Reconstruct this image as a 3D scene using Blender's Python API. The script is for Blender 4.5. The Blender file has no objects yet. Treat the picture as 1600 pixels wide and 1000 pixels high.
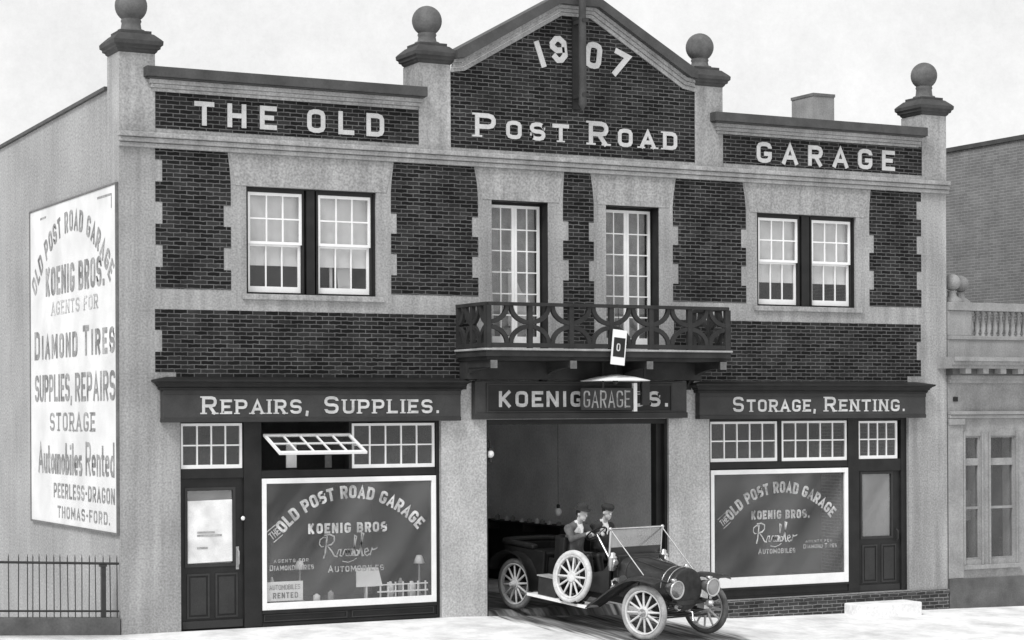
import bpy, bmesh, math, random
from mathutils import Vector, Matrix
random.seed(7)
SC = bpy.context.scene
COL = SC.collection
R = math.radians

# ------------------------------------------------------------------ camera, sky, sun, exposure
cd = bpy.data.cameras.new('camera'); cam = bpy.data.objects.new('camera', cd); COL.objects.link(cam)
YAW, ROLL = R(27.74), R(0.2704)
cam.location = (-9.639, -31.6, 3.4454)
cam.rotation_mode = 'XYZ'
cam.matrix_world = (Matrix.Translation(cam.location) @ Matrix.Rotation(-YAW, 4, 'Z') @ Matrix.Rotation(R(90), 4, 'X')
                    @ Matrix.Rotation(-ROLL, 4, 'Z'))
cd.sensor_fit = 'HORIZONTAL'; cd.sensor_width = 36; cd.lens = 3216/1600*36
cd.shift_y = 147.7/1600; cd.clip_start = .5; cd.clip_end = 2000
SC.camera = cam
SC.view_settings.view_transform = 'Standard'; SC.view_settings.look = 'None'
SC.view_settings.exposure = 0.0; SC.view_settings.gamma = 1
SC.cycles.use_denoising = True

SUN_DIR = Vector((-0.56, -0.34, 0.76)).normalized()        # towards the sun: left of the street, behind the camera
w = bpy.data.worlds.new('World'); SC.world = w; w.use_nodes = True
nt = w.node_tree; nt.nodes.clear()
out = nt.nodes.new('ShaderNodeOutputWorld'); bg = nt.nodes.new('ShaderNodeBackground')
sky = nt.nodes.new('ShaderNodeTexSky'); sky.sky_type = 'NISHITA'; sky.sun_disc = False
sky.sun_elevation = math.asin(SUN_DIR.z); sky.sun_rotation = math.atan2(SUN_DIR.x, SUN_DIR.y)
bw = nt.nodes.new('ShaderNodeRGBToBW')                     # a grey overcast: sky without its colour, under an even cloud sheet
ma = nt.nodes.new('ShaderNodeMath'); ma.operation = 'MULTIPLY_ADD'; ma.inputs[1].default_value = .16; ma.inputs[2].default_value = 8.7
tc = nt.nodes.new('ShaderNodeTexCoord'); nz = nt.nodes.new('ShaderNodeTexNoise')
nz.inputs['Scale'].default_value = 6; nz.inputs['Detail'].default_value = 12; nz.inputs['Roughness'].default_value = .9
mr = nt.nodes.new('ShaderNodeMapRange'); mr.inputs[1].default_value = .3; mr.inputs[2].default_value = .7
mr.inputs[3].default_value = .85; mr.inputs[4].default_value = 1.12
mu = nt.nodes.new('ShaderNodeMath'); mu.operation = 'MULTIPLY'
nt.links.new(tc.outputs['Generated'], nz.inputs['Vector']); nt.links.new(nz.outputs[0], mr.inputs[0])
nt.links.new(sky.outputs[0], bw.inputs[0]); nt.links.new(bw.outputs[0], ma.inputs[0])
nt.links.new(ma.outputs[0], mu.inputs[0]); nt.links.new(mr.outputs[0], mu.inputs[1])
nt.links.new(mu.outputs[0], bg.inputs[0]); bg.inputs[1].default_value = .1
nt.links.new(bg.outputs[0], out.inputs[0])
sl = bpy.data.lights.new('sun', 'SUN'); sl.energy = 2.6; sl.angle = R(18)
so = bpy.data.objects.new('sun', sl); COL.objects.link(so)
so.rotation_euler = SUN_DIR.to_track_quat('Z', 'Y').to_euler(); so.location = (-20, -30, 30)

# ------------------------------------------------------------------ materials (a black and white place: greys only)
MATS = {}
def mat(name, v, var=.2, scale=2.5, rough=.8, bump=.15, bscale=45, speck=.12, metal=0, spec=.3, streak=0):
    if name in MATS: return MATS[name]
    m = bpy.data.materials.new(name); m.use_nodes = True; t = m.node_tree; N = t.nodes; L = t.links
    b = N['Principled BSDF']; b.inputs['Roughness'].default_value = rough; b.inputs['Metallic'].default_value = metal
    b.inputs['Specular IOR Level'].default_value = spec
    co = N.new('ShaderNodeTexCoord')
    n1 = N.new('ShaderNodeTexNoise'); n1.inputs['Scale'].default_value = scale; n1.inputs['Detail'].default_value = 6
    n2 = N.new('ShaderNodeTexNoise'); n2.inputs['Scale'].default_value = bscale; n2.inputs['Detail'].default_value = 4
    L.new(co.outputs['Object'], n1.inputs[0]); L.new(co.outputs['Object'], n2.inputs[0])
    def mapr(src, lo, hi, a=.3, z=.7):
        r = N.new('ShaderNodeMapRange'); r.inputs[1].default_value = a; r.inputs[2].default_value = z
        r.inputs[3].default_value = lo; r.inputs[4].default_value = hi; L.new(src, r.inputs[0]); return r.outputs[0]
    def mul(a, bb):
        k = N.new('ShaderNodeMath'); k.operation = 'MULTIPLY'; L.new(a, k.inputs[0])
        if isinstance(bb, (int, float)): k.inputs[1].default_value = bb
        else: L.new(bb, k.inputs[1])
        return k.outputs[0]
    f = mul(mapr(n1.outputs[0], 1-var, 1+var), mapr(n2.outputs[0], 1-speck, 1+speck))
    if streak:                                             # rain streaks running down a wall
        mp = N.new('ShaderNodeMapping'); mp.inputs['Scale'].default_value = (3.5, 3.5, .25)
        n3 = N.new('ShaderNodeTexNoise'); n3.inputs['Scale'].default_value = 1.6; n3.inputs['Detail'].default_value = 5
        L.new(co.outputs['Object'], mp.inputs[0]); L.new(mp.outputs[0], n3.inputs[0])
        f = mul(f, mapr(n3.outputs[0], 1-streak, 1+streak*.5))
    L.new(mul(f, v), b.inputs['Base Color'])
    if bump:
        bp = N.new('ShaderNodeBump'); bp.inputs['Strength'].default_value = bump; bp.inputs['Distance'].default_value = .01
        L.new(n2.outputs[0], bp.inputs['Height']); L.new(bp.outputs[0], b.inputs['Normal'])
    MATS[name] = m; return m

def brick(name, lo, hi, mortar, axis='xz', bwid=.222, row=.068, ms=.0085, spec=.2, patch=.5):
    if name in MATS: return MATS[name]
    m = bpy.data.materials.new(name); m.use_nodes = True; t = m.node_tree; N = t.nodes; L = t.links
    b = N['Principled BSDF']; b.inputs['Roughness'].default_value = .85; b.inputs['Specular IOR Level'].default_value = spec
    co = N.new('ShaderNodeTexCoord'); sp = N.new('ShaderNodeSeparateXYZ'); cb = N.new('ShaderNodeCombineXYZ')
    L.new(co.outputs['Object'], sp.inputs[0])
    nw = N.new('ShaderNodeTexNoise'); nw.inputs['Scale'].default_value = 9; nw.inputs['Detail'].default_value = 3
    L.new(co.outputs['Object'], nw.inputs[0])
    wob = N.new('ShaderNodeMath'); wob.operation = 'MULTIPLY_ADD'; wob.inputs[1].default_value = .03; L.new(nw.outputs[0], wob.inputs[0])
    L.new(sp.outputs[2], wob.inputs[2])
    L.new(sp.outputs[0 if axis == 'xz' else 1], cb.inputs[0]); L.new(wob.outputs[0], cb.inputs[1])
    br = N.new('ShaderNodeTexBrick'); br.offset = .5
    br.inputs['Scale'].default_value = 1; br.inputs['Brick Width'].default_value = bwid; br.inputs['Row Height'].default_value = row
    br.inputs['Mortar Size'].default_value = ms; br.inputs['Mortar Smooth'].default_value = .35; br.inputs['Bias'].default_value = -.25
    br.inputs['Color1'].default_value = (lo,)*3+(1,); br.inputs['Color2'].default_value = (hi,)*3+(1,)
    br.inputs['Mortar'].default_value = (mortar,)*3+(1,)
    L.new(cb.outputs[0], br.inputs[0])
    n2 = N.new('ShaderNodeTexNoise'); n2.inputs['Scale'].default_value = 1.6; n2.inputs['Detail'].default_value = 7; n2.inputs['Roughness'].default_value = .7
    L.new(co.outputs['Object'], n2.inputs[0])
    r = N.new('ShaderNodeMapRange'); r.inputs[1].default_value = .3; r.inputs[2].default_value = .7; r.inputs[3].default_value = 1-patch; r.inputs[4].default_value = 1+patch*1.1
    L.new(n2.outputs[0], r.inputs[0])
    mx = N.new('ShaderNodeVectorMath'); mx.operation = 'SCALE'; L.new(br.outputs[0], mx.inputs[0]); L.new(r.outputs[0], mx.inputs['Scale'])
    L.new(mx.outputs[0], b.inputs['Base Color'])
    bp = N.new('ShaderNodeBump'); bp.inputs['Strength'].default_value = .6; bp.inputs['Distance'].default_value = .01; bp.invert = True
    L.new(br.outputs['Fac'], bp.inputs['Height']); L.new(bp.outputs[0], b.inputs['Normal'])
    MATS[name] = m; return m

def glass(name, refl=.10, tint=.75, rough=.03, dust_glare=.02):
    if name in MATS: return MATS[name]
    m = bpy.data.materials.new(name); m.use_nodes = True; t = m.node_tree; N = t.nodes; L = t.links
    N.remove(N['Principled BSDF']); o = N['Material Output']
    tr = N.new('ShaderNodeBsdfTransparent'); tr.inputs[0].default_value = (tint,)*3+(1,)
    gl = N.new('ShaderNodeBsdfGlossy'); gl.inputs['Roughness'].default_value = rough
    df = N.new('ShaderNodeBsdfDiffuse'); df.inputs[0].default_value = (.5, .5, .5, 1)
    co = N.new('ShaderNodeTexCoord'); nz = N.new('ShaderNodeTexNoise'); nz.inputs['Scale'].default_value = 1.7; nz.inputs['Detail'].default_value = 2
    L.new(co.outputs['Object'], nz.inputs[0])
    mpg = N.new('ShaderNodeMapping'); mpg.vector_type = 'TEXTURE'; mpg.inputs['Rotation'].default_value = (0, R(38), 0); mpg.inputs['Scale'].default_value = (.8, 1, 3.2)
    ns = N.new('ShaderNodeTexNoise'); ns.inputs['Scale'].default_value = 1.3; ns.inputs['Detail'].default_value = 4; L.new(co.outputs['Object'], mpg.inputs[0]); L.new(mpg.outputs[0], ns.inputs[0])  # diagonal light reflections painted as streaks in the diffuse dust layer
    bp = N.new('ShaderNodeBump'); bp.inputs['Strength'].default_value = .12; bp.inputs['Distance'].default_value = .02
    L.new(nz.outputs[0], bp.inputs['Height']); L.new(bp.outputs[0], gl.inputs['Normal'])
    fr = N.new('ShaderNodeLayerWeight'); fr.inputs[0].default_value = .35
    mr = N.new('ShaderNodeMapRange'); mr.inputs[3].default_value = refl; mr.inputs[4].default_value = .9
    L.new(fr.outputs['Facing'], mr.inputs[0])
    pw = N.new('ShaderNodeMath'); pw.operation = 'POWER'; pw.inputs[1].default_value = 3; L.new(fr.outputs['Facing'], pw.inputs[0]); L.new(pw.outputs[0], mr.inputs[0])
    m1 = N.new('ShaderNodeMixShader'); L.new(mr.outputs[0], m1.inputs[0]); L.new(tr.outputs[0], m1.inputs[1]); L.new(gl.outputs[0], m1.inputs[2])
    m2 = N.new('ShaderNodeMixShader')
    dm = N.new('ShaderNodeMapRange'); dm.inputs[1].default_value = .35; dm.inputs[2].default_value = .75; dm.inputs[3].default_value = dust_glare*.2; dm.inputs[4].default_value = dust_glare*2.6
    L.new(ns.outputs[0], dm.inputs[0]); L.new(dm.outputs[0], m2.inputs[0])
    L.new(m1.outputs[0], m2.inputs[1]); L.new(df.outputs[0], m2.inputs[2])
    L.new(m2.outputs[0], o.inputs[0]); MATS[name] = m; return m

STUCCO = mat('stucco', .325, .17, 1.0, .9, .5, 30, .25, streak=.24)
SIDEST = mat('side_stucco', .315, .14, .6, .9, .5, 26, .3, streak=.10)
TOOLED = mat('tooled_cement', .325, .12, 2, .9, .5, 26, .3, streak=.22)
BRICK = brick('dark_brick', .006, .034, .105)
BRICKB = brick('base_brick', .035, .075, .20)
COPING = mat('coping_metal', .062, .25, 3, .6, .1, 25)
CAPM = mat('cap_stone', .055, .25, 4, .8, .2, 30)
BALLM = mat('ball_stone', .115, .25, 5, .85, .25, 30)
LETTER = mat('letter_cream', .50, .10, 6, .7, .1, 60)
WOOD = mat('dark_wood', .015, .3, 4, .55, .1, 40)
JOIST = mat('joist_paint', .15, .25, 6, .8, .1, 40)
WOODB = mat('balcony_wood', .026, .3, 4, .7, .1, 40)
FASC = mat('fascia_paint', .044, .2, 3, .6, .08, 50)
FASCM = mat('fascia_frame', .033, .2, 3, .6, .08, 50)
GOLD = mat('sign_letter', .52, .22, 9, .6, .05, 80)
GOLDW = mat('glass_letter', .50, .45, 7, .6, 0, 90, .3)
GOLDD = mat('glass_letter_dim', .36, .5, 7, .6, 0, 60, .4)
FAINT = mat('faint_letter', .34, .45, 9, .6, 0, 90, .3)
WHITE = mat('white_paint', .82, .05, 5, .5, .05, 60, .04)
CREAM = mat('window_blind', .85, .10, 3, .9, .05, 60, .04)
PAPER = mat('paper', .74, .22, 3.2, .9, .05, 60, .08)
SIGNW = mat('sign_board_white', .66, .14, 1.2, .7, .05, 60, .05)
SIGNL = mat('sign_letter_faded', .26, .5, 3.5, .8, 0, 30, .3)
SIGNF = mat('sign_letter_pale', .45, .4, 3.5, .8, 0, 30, .3)
DARK = mat('interior_dark', .05, .3, 1.5, .9, .1, 20)
GARI = mat('garage_interior', .86, .15, 1.2, .95, .1, 20)
IRON = mat('iron', .035, .2, 8, .6, .1, 60)
STONED = mat('dark_stone', .15, .2, 4, .9, .3, 30)
STONE = mat('stone', .32, .2, 4, .9, .3, 30)
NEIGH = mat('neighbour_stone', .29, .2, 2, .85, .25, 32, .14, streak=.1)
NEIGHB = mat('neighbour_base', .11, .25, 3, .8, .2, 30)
NBRICK = brick('pale_brick', .17, .22, .30, 'yz', patch=.18)
GLASS = glass('window_glass', .045, .90)
GLASSD = glass('shop_glass', .03, .95, dust_glare=.06)
GLASSL = glass('dusty_glass', .14, .6, dust_glare=.16)

# ------------------------------------------------------------------ helpers
def ident(p): return p
class MB:
    def __init__(s): s.v = []; s.f = []; s.sm = []
    def add(s, vs, fs, smooth=False):
        n = len(s.v); s.v += [tuple(v) for v in vs]
        for f in fs: s.f.append(tuple(i+n for i in f)); s.sm.append(smooth)
    def box(s, x0, x1, y0, y1, z0, z1, M=None):
        vs = [Vector((x, y, z)) for x in (x0, x1) for y in (y0, y1) for z in (z0, z1)]
        if M: vs = [M @ v for v in vs]
        s.add(vs, [(0, 1, 3, 2), (4, 6, 7, 5), (0, 4, 5, 1), (2, 3, 7, 6), (0, 2, 6, 4), (1, 5, 7, 3)])
    def prism(s, poly, y0, y1, axis='y', smooth=False):
        def pt(a, b, c): return {'y': (a, c, b), 'x': (c, a, b), 'z': (a, b, c)}[axis]
        n = len(poly)
        s.add([pt(a, b, y0) for a, b in poly]+[pt(a, b, y1) for a, b in poly],
              [tuple(range(n-1, -1, -1)), tuple(range(n, 2*n))]+[(i, (i+1) % n, n+(i+1) % n, n+i) for i in range(n)], smooth)
    def loft(s, rings, closed=True, caps=True, smooth=True):
        n = len(rings[0]); vs = [p for r in rings for p in r]; fs = []
        for k in range(len(rings)-1):
            for i in range(n if closed else n-1):
                j = (i+1) % n; fs.append((k*n+i, k*n+j, (k+1)*n+j, (k+1)*n+i))
        s.add(vs, fs, smooth)
        if caps and closed:
            s.add(rings[0], [tuple(range(n-1, -1, -1))]); s.add(rings[-1], [tuple(range(n))])
    def tube(s, pts, r, n=8, closed=False, smooth=True):
        pts = [Vector(p) for p in pts]; m = len(pts); rings = []
        rr = r if isinstance(r, (list, tuple)) else [r]*m
        up = None
        for i in range(m):
            a = pts[i-1] if (i or closed) else pts[i]; b = pts[(i+1) % m] if (i < m-1 or closed) else pts[i]
            d = (b-a).normalized()
            if up is None:
                up = Vector((0, 0, 1)) if abs(d.z) < .9 else Vector((1, 0, 0))
            u = d.cross(up).normalized(); v = u.cross(d).normalized(); up = v
            rings.append([pts[i]+rr[i]*(math.cos(2*math.pi*k/n)*u+math.sin(2*math.pi*k/n)*v) for k in range(n)])
        if closed: rings.append(rings[0])
        s.loft(rings, True, not closed, smooth)
    def lathe(s, prof, c=(0, 0, 0), axis='z', n=24, smooth=True, M=None):
        c = Vector(c); rings = []
        for r, h in prof:
            ring = []
            for k in range(n):
                a = 2*math.pi*k/n; p, q = r*math.cos(a), r*math.sin(a)
                v = {'z': Vector((p, q, h)), 'x': Vector((h, p, q)), 'y': Vector((q, h, p))}[axis]
                if M: v = M @ v
                ring.append(c+v)
            rings.append(ring)
        s.loft(rings, True, True, smooth)
    def ball(s, c, r, n=20, sc=(1, 1, 1), M=None):
        prof = [(max(r*math.sin(math.pi*k/(n//2)), r*.02), -r*math.cos(math.pi*k/(n//2))) for k in range(n//2+1)]
        S = Matrix.Diagonal((*sc,)); S = (M.to_3x3() @ S) if M else S
        s.lathe(prof, c, 'z', n, True, S)
    def frame(s, x0, x1, z0, z1, y0, y1, t, tb=None, tt=None):          # four butted members
        tb = t if tb is None else tb; tt = t if tt is None else tt
        s.box(x0, x0+t, y0, y1, z0, z1); s.box(x1-t, x1, y0, y1, z0, z1)
        s.box(x0+t, x1-t, y0, y1, z0, z0+tb); s.box(x0+t, x1-t, y0, y1, z1-tt, z1)
    def sash(s, x0, x1, z0, z1, y0, y1, t, cols, rows, mw=.022, tb=None, tt=None):
        tb = t if tb is None else tb; tt = t if tt is None else tt
        s.frame(x0, x1, z0, z1, y0, y1, t, tb, tt)
        a, b, c, d = x0+t, x1-t, z0+tb, z1-tt
        for i in range(1, cols):
            x = a+(b-a)*i/cols; s.box(x-mw/2, x+mw/2, y0+.004, y1-.004, c, d)
        for j in range(1, rows):
            z = c+(d-c)*j/rows; s.box(a, b, y0+.007, y1-.007, z-mw/2, z+mw/2)
    def build(s, name, m, parent=None, bevel=0, local=False):
        me = bpy.data.meshes.new(name); me.from_pydata(s.v, [], s.f); me.update()
        bm = bmesh.new(); bm.from_mesh(me); bmesh.ops.recalc_face_normals(bm, faces=bm.faces); bm.to_mesh(me); bm.free()
        me.polygons.foreach_set('use_smooth', s.sm); me.materials.append(m)
        o = bpy.data.objects.new(name, me); COL.objects.link(o)
        if parent: attach(o, parent, local)
        if bevel:
            b = o.modifiers.new('bevel', 'BEVEL'); b.width = bevel; b.segments = 2; b.limit_method = 'ANGLE'; b.angle_limit = R(40)
        return o
def attach(o, parent, local=False):
    o.parent = parent
    if parent.type == 'EMPTY' and not local: o.matrix_parent_inverse = Matrix.Translation(-parent.location)
def tag(o, label, cat, group=None, kind=None):
    if label: o['label'] = label
    if cat: o['category'] = cat
    if group: o['group'] = group
    if kind: o['kind'] = kind
    return o
def thing(name, loc, label, cat, group=None):
    o = bpy.data.objects.new(name, None); COL.objects.link(o); o.location = loc; o.empty_display_size = .3
    return tag(o, label, cat, group)
def part(name, m, parent, boxes=(), bevel=0, local=False):
    b = MB()
    for q in boxes: b.box(*q)
    return b.build(name, m, parent, bevel, local)
def wall_grid(mb, x0, x1, z0, z1, y0, y1, holes):
    xs = sorted({x0, x1, *[h[0] for h in holes], *[h[1] for h in holes]}); zs = sorted({z0, z1, *[h[2] for h in holes], *[h[3] for h in holes]})
    xs = [x for x in xs if x0 <= x <= x1]; zs = [z for z in zs if z0 <= z <= z1]
    def solid(i, j):
        if i < 0 or j < 0 or i >= len(xs)-1 or j >= len(zs)-1: return False
        cx, cz = (xs[i]+xs[i+1])/2, (zs[j]+zs[j+1])/2
        return not any(h[0] < cx < h[1] and h[2] < cz < h[3] for h in holes)
    for i in range(len(xs)-1):
        for j in range(len(zs)-1):
            if not solid(i, j): continue
            a, b, c, d = xs[i], xs[i+1], zs[j], zs[j+1]
            mb.add([(a, y0, c), (b, y0, c), (b, y0, d), (a, y0, d)], [(0, 1, 2, 3)]); mb.add([(a, y1, c), (b, y1, c), (b, y1, d), (a, y1, d)], [(3, 2, 1, 0)])
            if not solid(i-1, j): mb.add([(a, y0, c), (a, y1, c), (a, y1, d), (a, y0, d)], [(3, 2, 1, 0)])
            if not solid(i+1, j): mb.add([(b, y0, c), (b, y1, c), (b, y1, d), (b, y0, d)], [(0, 1, 2, 3)])
            if not solid(i, j-1): mb.add([(a, y0, c), (b, y0, c), (b, y1, c), (a, y1, c)], [(3, 2, 1, 0)])
            if not solid(i, j+1): mb.add([(a, y0, d), (b, y0, d), (b, y1, d), (a, y1, d)], [(0, 1, 2, 3)])

# ------------------------------------------------------------------ block lettering drawn as strokes
def glyph(ch, t):
    lo, hi, m = t/2, 1-t/2, .5; W = .68; a, b = t/2, W-t/2; c = .16; k = W/2
    O = [(a, lo+c), (a, hi-c), (a+c*.3, hi-c*.3), (a+c, hi), (b-c, hi), (b-c*.3, hi-c*.3), (b, hi-c), (b, lo+c), (b-c*.3, lo+c*.3), (b-c, lo), (a+c, lo), (a+c*.3, lo+c*.3)]
    C = [(b, .70), (b, hi-c), (b-c*.3, hi-c*.3), (b-c, hi), (a+c, hi), (a+c*.3, hi-c*.3), (a, hi-c), (a, lo+c), (a+c*.3, lo+c*.3), (a+c, lo), (b-c, lo), (b-c*.3, lo+c*.3), (b, lo+c)]
    S = [(b, .74), (b, hi-c), (b-c*.3, hi-c*.3), (b-c, hi), (a+c, hi), (a+c*.3, hi-c*.3), (a, hi-c), (a, m+c*.8), (a+c*.3, m+c*.25), (a+c, m), (b-c, m), (b-c*.3, m-c*.25), (b, m-c*.8), (b, lo+c), (b-c*.3, lo+c*.3), (b-c, lo), (a+c, lo), (a+c*.3, lo+c*.3), (a, lo+c), (a, .26)]
    def bowl(z0, z1, xr=b): return [(a, z1), (xr-c, z1), (xr-c*.3, z1-c*.3), (xr, z1-c), (xr, z0+c), (xr-c*.3, z0+c*.3), (xr-c, z0), (a, z0)]
    x = .64                                             # x-height of the small letters
    def so(w): p, q, h = t/2, w-t/2, x-t/2; d = .12; return [(p, lo+d), (p, h-d), (p+d, h), (q-d, h), (q, h-d), (q, lo+d), (q-d, lo), (p+d, lo)]
    G = {
     'A': (.72, [[(t*.35, 0), (.36, hi), (.72-t*.35, 0)], [(.17, .33), (.55, .33)]], 0), 'B': (W, [[(a, 0), (a, 1)], bowl(lo, m), bowl(m, hi, b-.03)], 0),
     'C': (W, [C+[(b, .30)]], 0), 'D': (W, [[(a, 0), (a, 1)], bowl(lo, hi)], 0), 'E': (.60, [[(a, 0), (a, 1)], [(a, hi), (.6, hi)], [(a, m), (.5, m)], [(a, lo), (.6, lo)]], 0),
     'F': (.58, [[(a, 0), (a, 1)], [(a, hi), (.58, hi)], [(a, m), (.48, m)]], 0), 'G': (W, [C+[(b, .44), (k, .44)]], 0),
     'H': (W, [[(a, 0), (a, 1)], [(b, 0), (b, 1)], [(a, m), (b, m)]], 0), 'I': (t+.06, [[(t/2+.03, 0), (t/2+.03, 1)]], 0),
     'K': (W, [[(a, 0), (a, 1)], [(b, 1), (a, .38)], [(a+.14, .52), (b, 0)]], 0), 'L': (.58, [[(a, 0), (a, 1)], [(a, lo), (.58, lo)]], 0),
     'M': (.84, [[(a, 0), (a, 1)], [(.84-a, 0), (.84-a, 1)], [(a, .97), (.42, .3), (.84-a, .97)]], 0), 'N': (W, [[(a, 0), (a, 1)], [(b, 0), (b, 1)], [(a, .97), (b, .03)]], 0),
     'O': (W, [O], 1), 'P': (W, [[(a, 0), (a, 1)], bowl(.44, hi)], 0), 'R': (W, [[(a, 0), (a, 1)], bowl(.46, hi), [(k, .46), (b, 0)]], 0),
     'S': (W, [S], 0), 'T': (.66, [[(0, hi), (.66, hi)], [(.33, 0), (.33, 1)]], 0), 'U': (W, [[(a, 1), (a, lo+c), (a+c*.3, lo+c*.3), (a+c, lo), (b-c, lo), (b-c*.3, lo+c*.3), (b, lo+c), (b, 1)]], 0),
     'W': (.9, [[(t*.3, 1), (.24, lo), (.45, .8), (.66, lo), (.9-t*.3, 1)]], 0),
     '.': (t+.04, [[(t/2+.02, 0), (t/2+.02, t*1.1)]], 0), ',': (t+.06, [[(t/2+.04, t*1.1), (t/2, -t*.9)]], 0), '-': (.34, [[(.03, m), (.31, m)]], 0),
     '0': (W, [O], 1), '1': (t+.04, [[(t/2+.02, 0), (t/2+.02, 1)]], 0), '7': (W, [[(0, hi), (b, hi), (W*.36, 0)]], 0),
     '9': (W, [[(a, lo+c*1.3), (a+c, lo), (b-c, lo), (b, lo+c), (b, hi-c), (b-c, hi), (a+c, hi), (a, hi-c), (a, m+c*.7), (a+c, m-.03), (b, m-.03)]], 0),
     'u': (.5, [[(a, x), (a, lo+.12), (a+.12, lo), (.5-a-.1, lo), (.5-a, lo+.1)], [(.5-a, x), (.5-a, 0)]], 0), 't': (.34, [[(.14, .9), (.14, .1), (.24, lo), (.34, lo)], [(0, x-t/2), (.34, x-t/2)]], 0),
     'o': (.5, [so(.5)], 1), 'm': (.76, [[(a, 0), (a, x)], [(a, x-t/2), (.32, x-t/2), (.38, x-.12), (.38, 0)], [(.38, x-t/2), (.62, x-t/2), (.76-a, x-.14), (.76-a, 0)]], 0),
     'b': (.5, [[(a, 0), (a, 1)], so(.5)], 1), 'i': (t+.04, [[(t/2+.02, 0), (t/2+.02, x)], [(t/2+.02, .8), (t/2+.02, .95)]], 0), 'l': (t+.04, [[(t/2+.02, 0), (t/2+.02, 1)]], 0),
     'e': (.5, [[(a, x*.5), (.5-a, x*.5), (.5-a, x-.16), (.5-a-.1, x-t/2), (a+.1, x-t/2), (a, x-.14), (a, lo+.1), (a+.1, lo), (.5-a, lo+.02)]], 0),
     's': (.46, [[(.46-a, x-t/2), (a+.06, x-t/2), (a, x-.16), (a+.06, x*.53), (.4-a, x*.5), (.46-a, .2), (.4-a, lo), (a, lo)]], 0),
     'n': (.5, [[(a, 0), (a, x)], [(a, x-t/2), (.5-a-.1, x-t/2), (.5-a, x-.14), (.5-a, 0)]], 0), 'd': (.5, [[(.5-a, 0), (.5-a, 1)], so(.5)], 1), ' ': (.36, [], 0)}
    return G[ch]

def stroke(mb, pts, t, closed, fr, d0, d1):
    n = len(pts); P = [Vector(p) for p in pts]; L = []; Rr = []
    def nrm(a, b):
        v = (b-a)
        if v.length < 1e-9: return Vector((0, 1))
        v.normalize(); return Vector((-v.y, v.x))
    for i in range(n):
        if closed: n0, n1 = nrm(P[i-1], P[i]), nrm(P[i], P[(i+1) % n])
        else:
            n0 = nrm(P[i-1], P[i]) if i else nrm(P[0], P[1]); n1 = nrm(P[i], P[i+1]) if i < n-1 else n0
        mvec = (n0+n1)
        mvec = n0 if mvec.length < .2 else mvec.normalized()
        s = min(1/max(mvec.dot(n0), .35), 1.8)*t/2
        L.append(P[i]+mvec*s); Rr.append(P[i]-mvec*s)
    vs = [fr(*p, d1) for p in L]+[fr(*p, d1) for p in Rr]; fs = []
    e = n if closed else n-1
    for i in range(e): j = (i+1) % n; fs.append((i, j, n+j, n+i))
    mb.add(vs, fs)
    if d1-d0 > .004:
        vs = [fr(*p, d) for d in (d1, d0) for p in L+Rr]; N2 = 2*n; fs = []
        for i in range(e):
            j = (i+1) % n; fs += [(i, N2+i, N2+j, j), (n+i, n+j, N2+n+j, N2+n+i)]
        if not closed: fs += [(0, n, N2+n, N2), (n-1, N2+n-1, N2+2*n-1, 2*n-1)]
        mb.add(vs, fs)

def text(mb, s, fr, h, width, t=.18, serif=False, small=1, gap=.22, d=.02, place=None, sl=.09, each=False):
    """one mesh per word when mb is a list; letters h high laid over `width`; small: height of all but each word's first letter; place(x)->(x,z,angle) bends the line"""
    items = []; x = 0; first = True
    for ch in s:
        kh = 1 if (first or small == 1) else small
        if ch in ',.': kh = small
        tt = t/kh**.5
        wd, st, cl = glyph(ch, tt); items.append((ch, x, kh, tt, st, cl, wd)); x += wd*kh+gap*(.6 if ch == ' ' else 1)*kh
        first = ch == ' '
    tot = x-gap; sx = width/tot; k = 0
    many = mb if isinstance(mb, list) else None; new = True
    for ch, x0, kh, tt, st, cl, wd in items:
        if many is not None:
            if ch == ' ': new = True; continue
            if new or each: many.append(MB()); new = False
            mb = many[-1]
        T = tt*h*kh
        for si, p in enumerate(st):
            closed = bool(cl) and si == len(st)-1
            q = [(a*kh*sx, b*h*kh) for a, b in p]
            strokes = [(q, T if sx > h*.8 else T*max(.6, sx/h), closed)]
            if serif and ch not in '.,-' and not closed:
                for idx, (a, b) in ((0, p[0]), (-1, p[-1])):
                    o2 = p[1] if idx == 0 else p[-2]
                    if abs(o2[0]-a) < abs(o2[1]-b) and (b < .01 or b > .99):
                        zc = (.04 if b < .5 else .96)*h*kh; hw = (tt/2+sl)*kh*sx
                        strokes.append(([(a*kh*sx-hw, zc), (a*kh*sx+hw, zc)], .08*h*kh, False))
            for qq, th, c2 in strokes:
                k += 1
                def f2(u, z, dd, k=k, x0=x0, wd=wd, kh=kh):
                    dd += .0007*(k % 5) if dd > 0 else 0
                    if place:
                        cx = x0*sx+wd*kh*sx/2; px, pz, an = place(cx); u -= wd*kh*sx/2
                        return fr(px+u*math.cos(an)-z*math.sin(an), pz+u*math.sin(an)+z*math.cos(an), dd)
                    return fr(x0*sx+u, z, dd)
                stroke(mb, qq, th, c2, f2, 0, d)
def build_words(ws_, name, m, parent):
    for q in ws_: q.build(name, m, parent)
def on_front(x0, z0, y): return lambda u, z, d: (x0+u, y-d, z0+z)
def arc(w, rise):                                      # place() along a circular arc of chord w
    Rr = (w*w/4+rise*rise)/(2*rise); half = math.asin(min(1, w/2/Rr)); ln = 2*half*Rr
    def pl(s):
        a = -half+s/Rr; return (w/2+Rr*math.sin(a), Rr*math.cos(a)-Rr+rise, -a)
    return pl, ln

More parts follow.
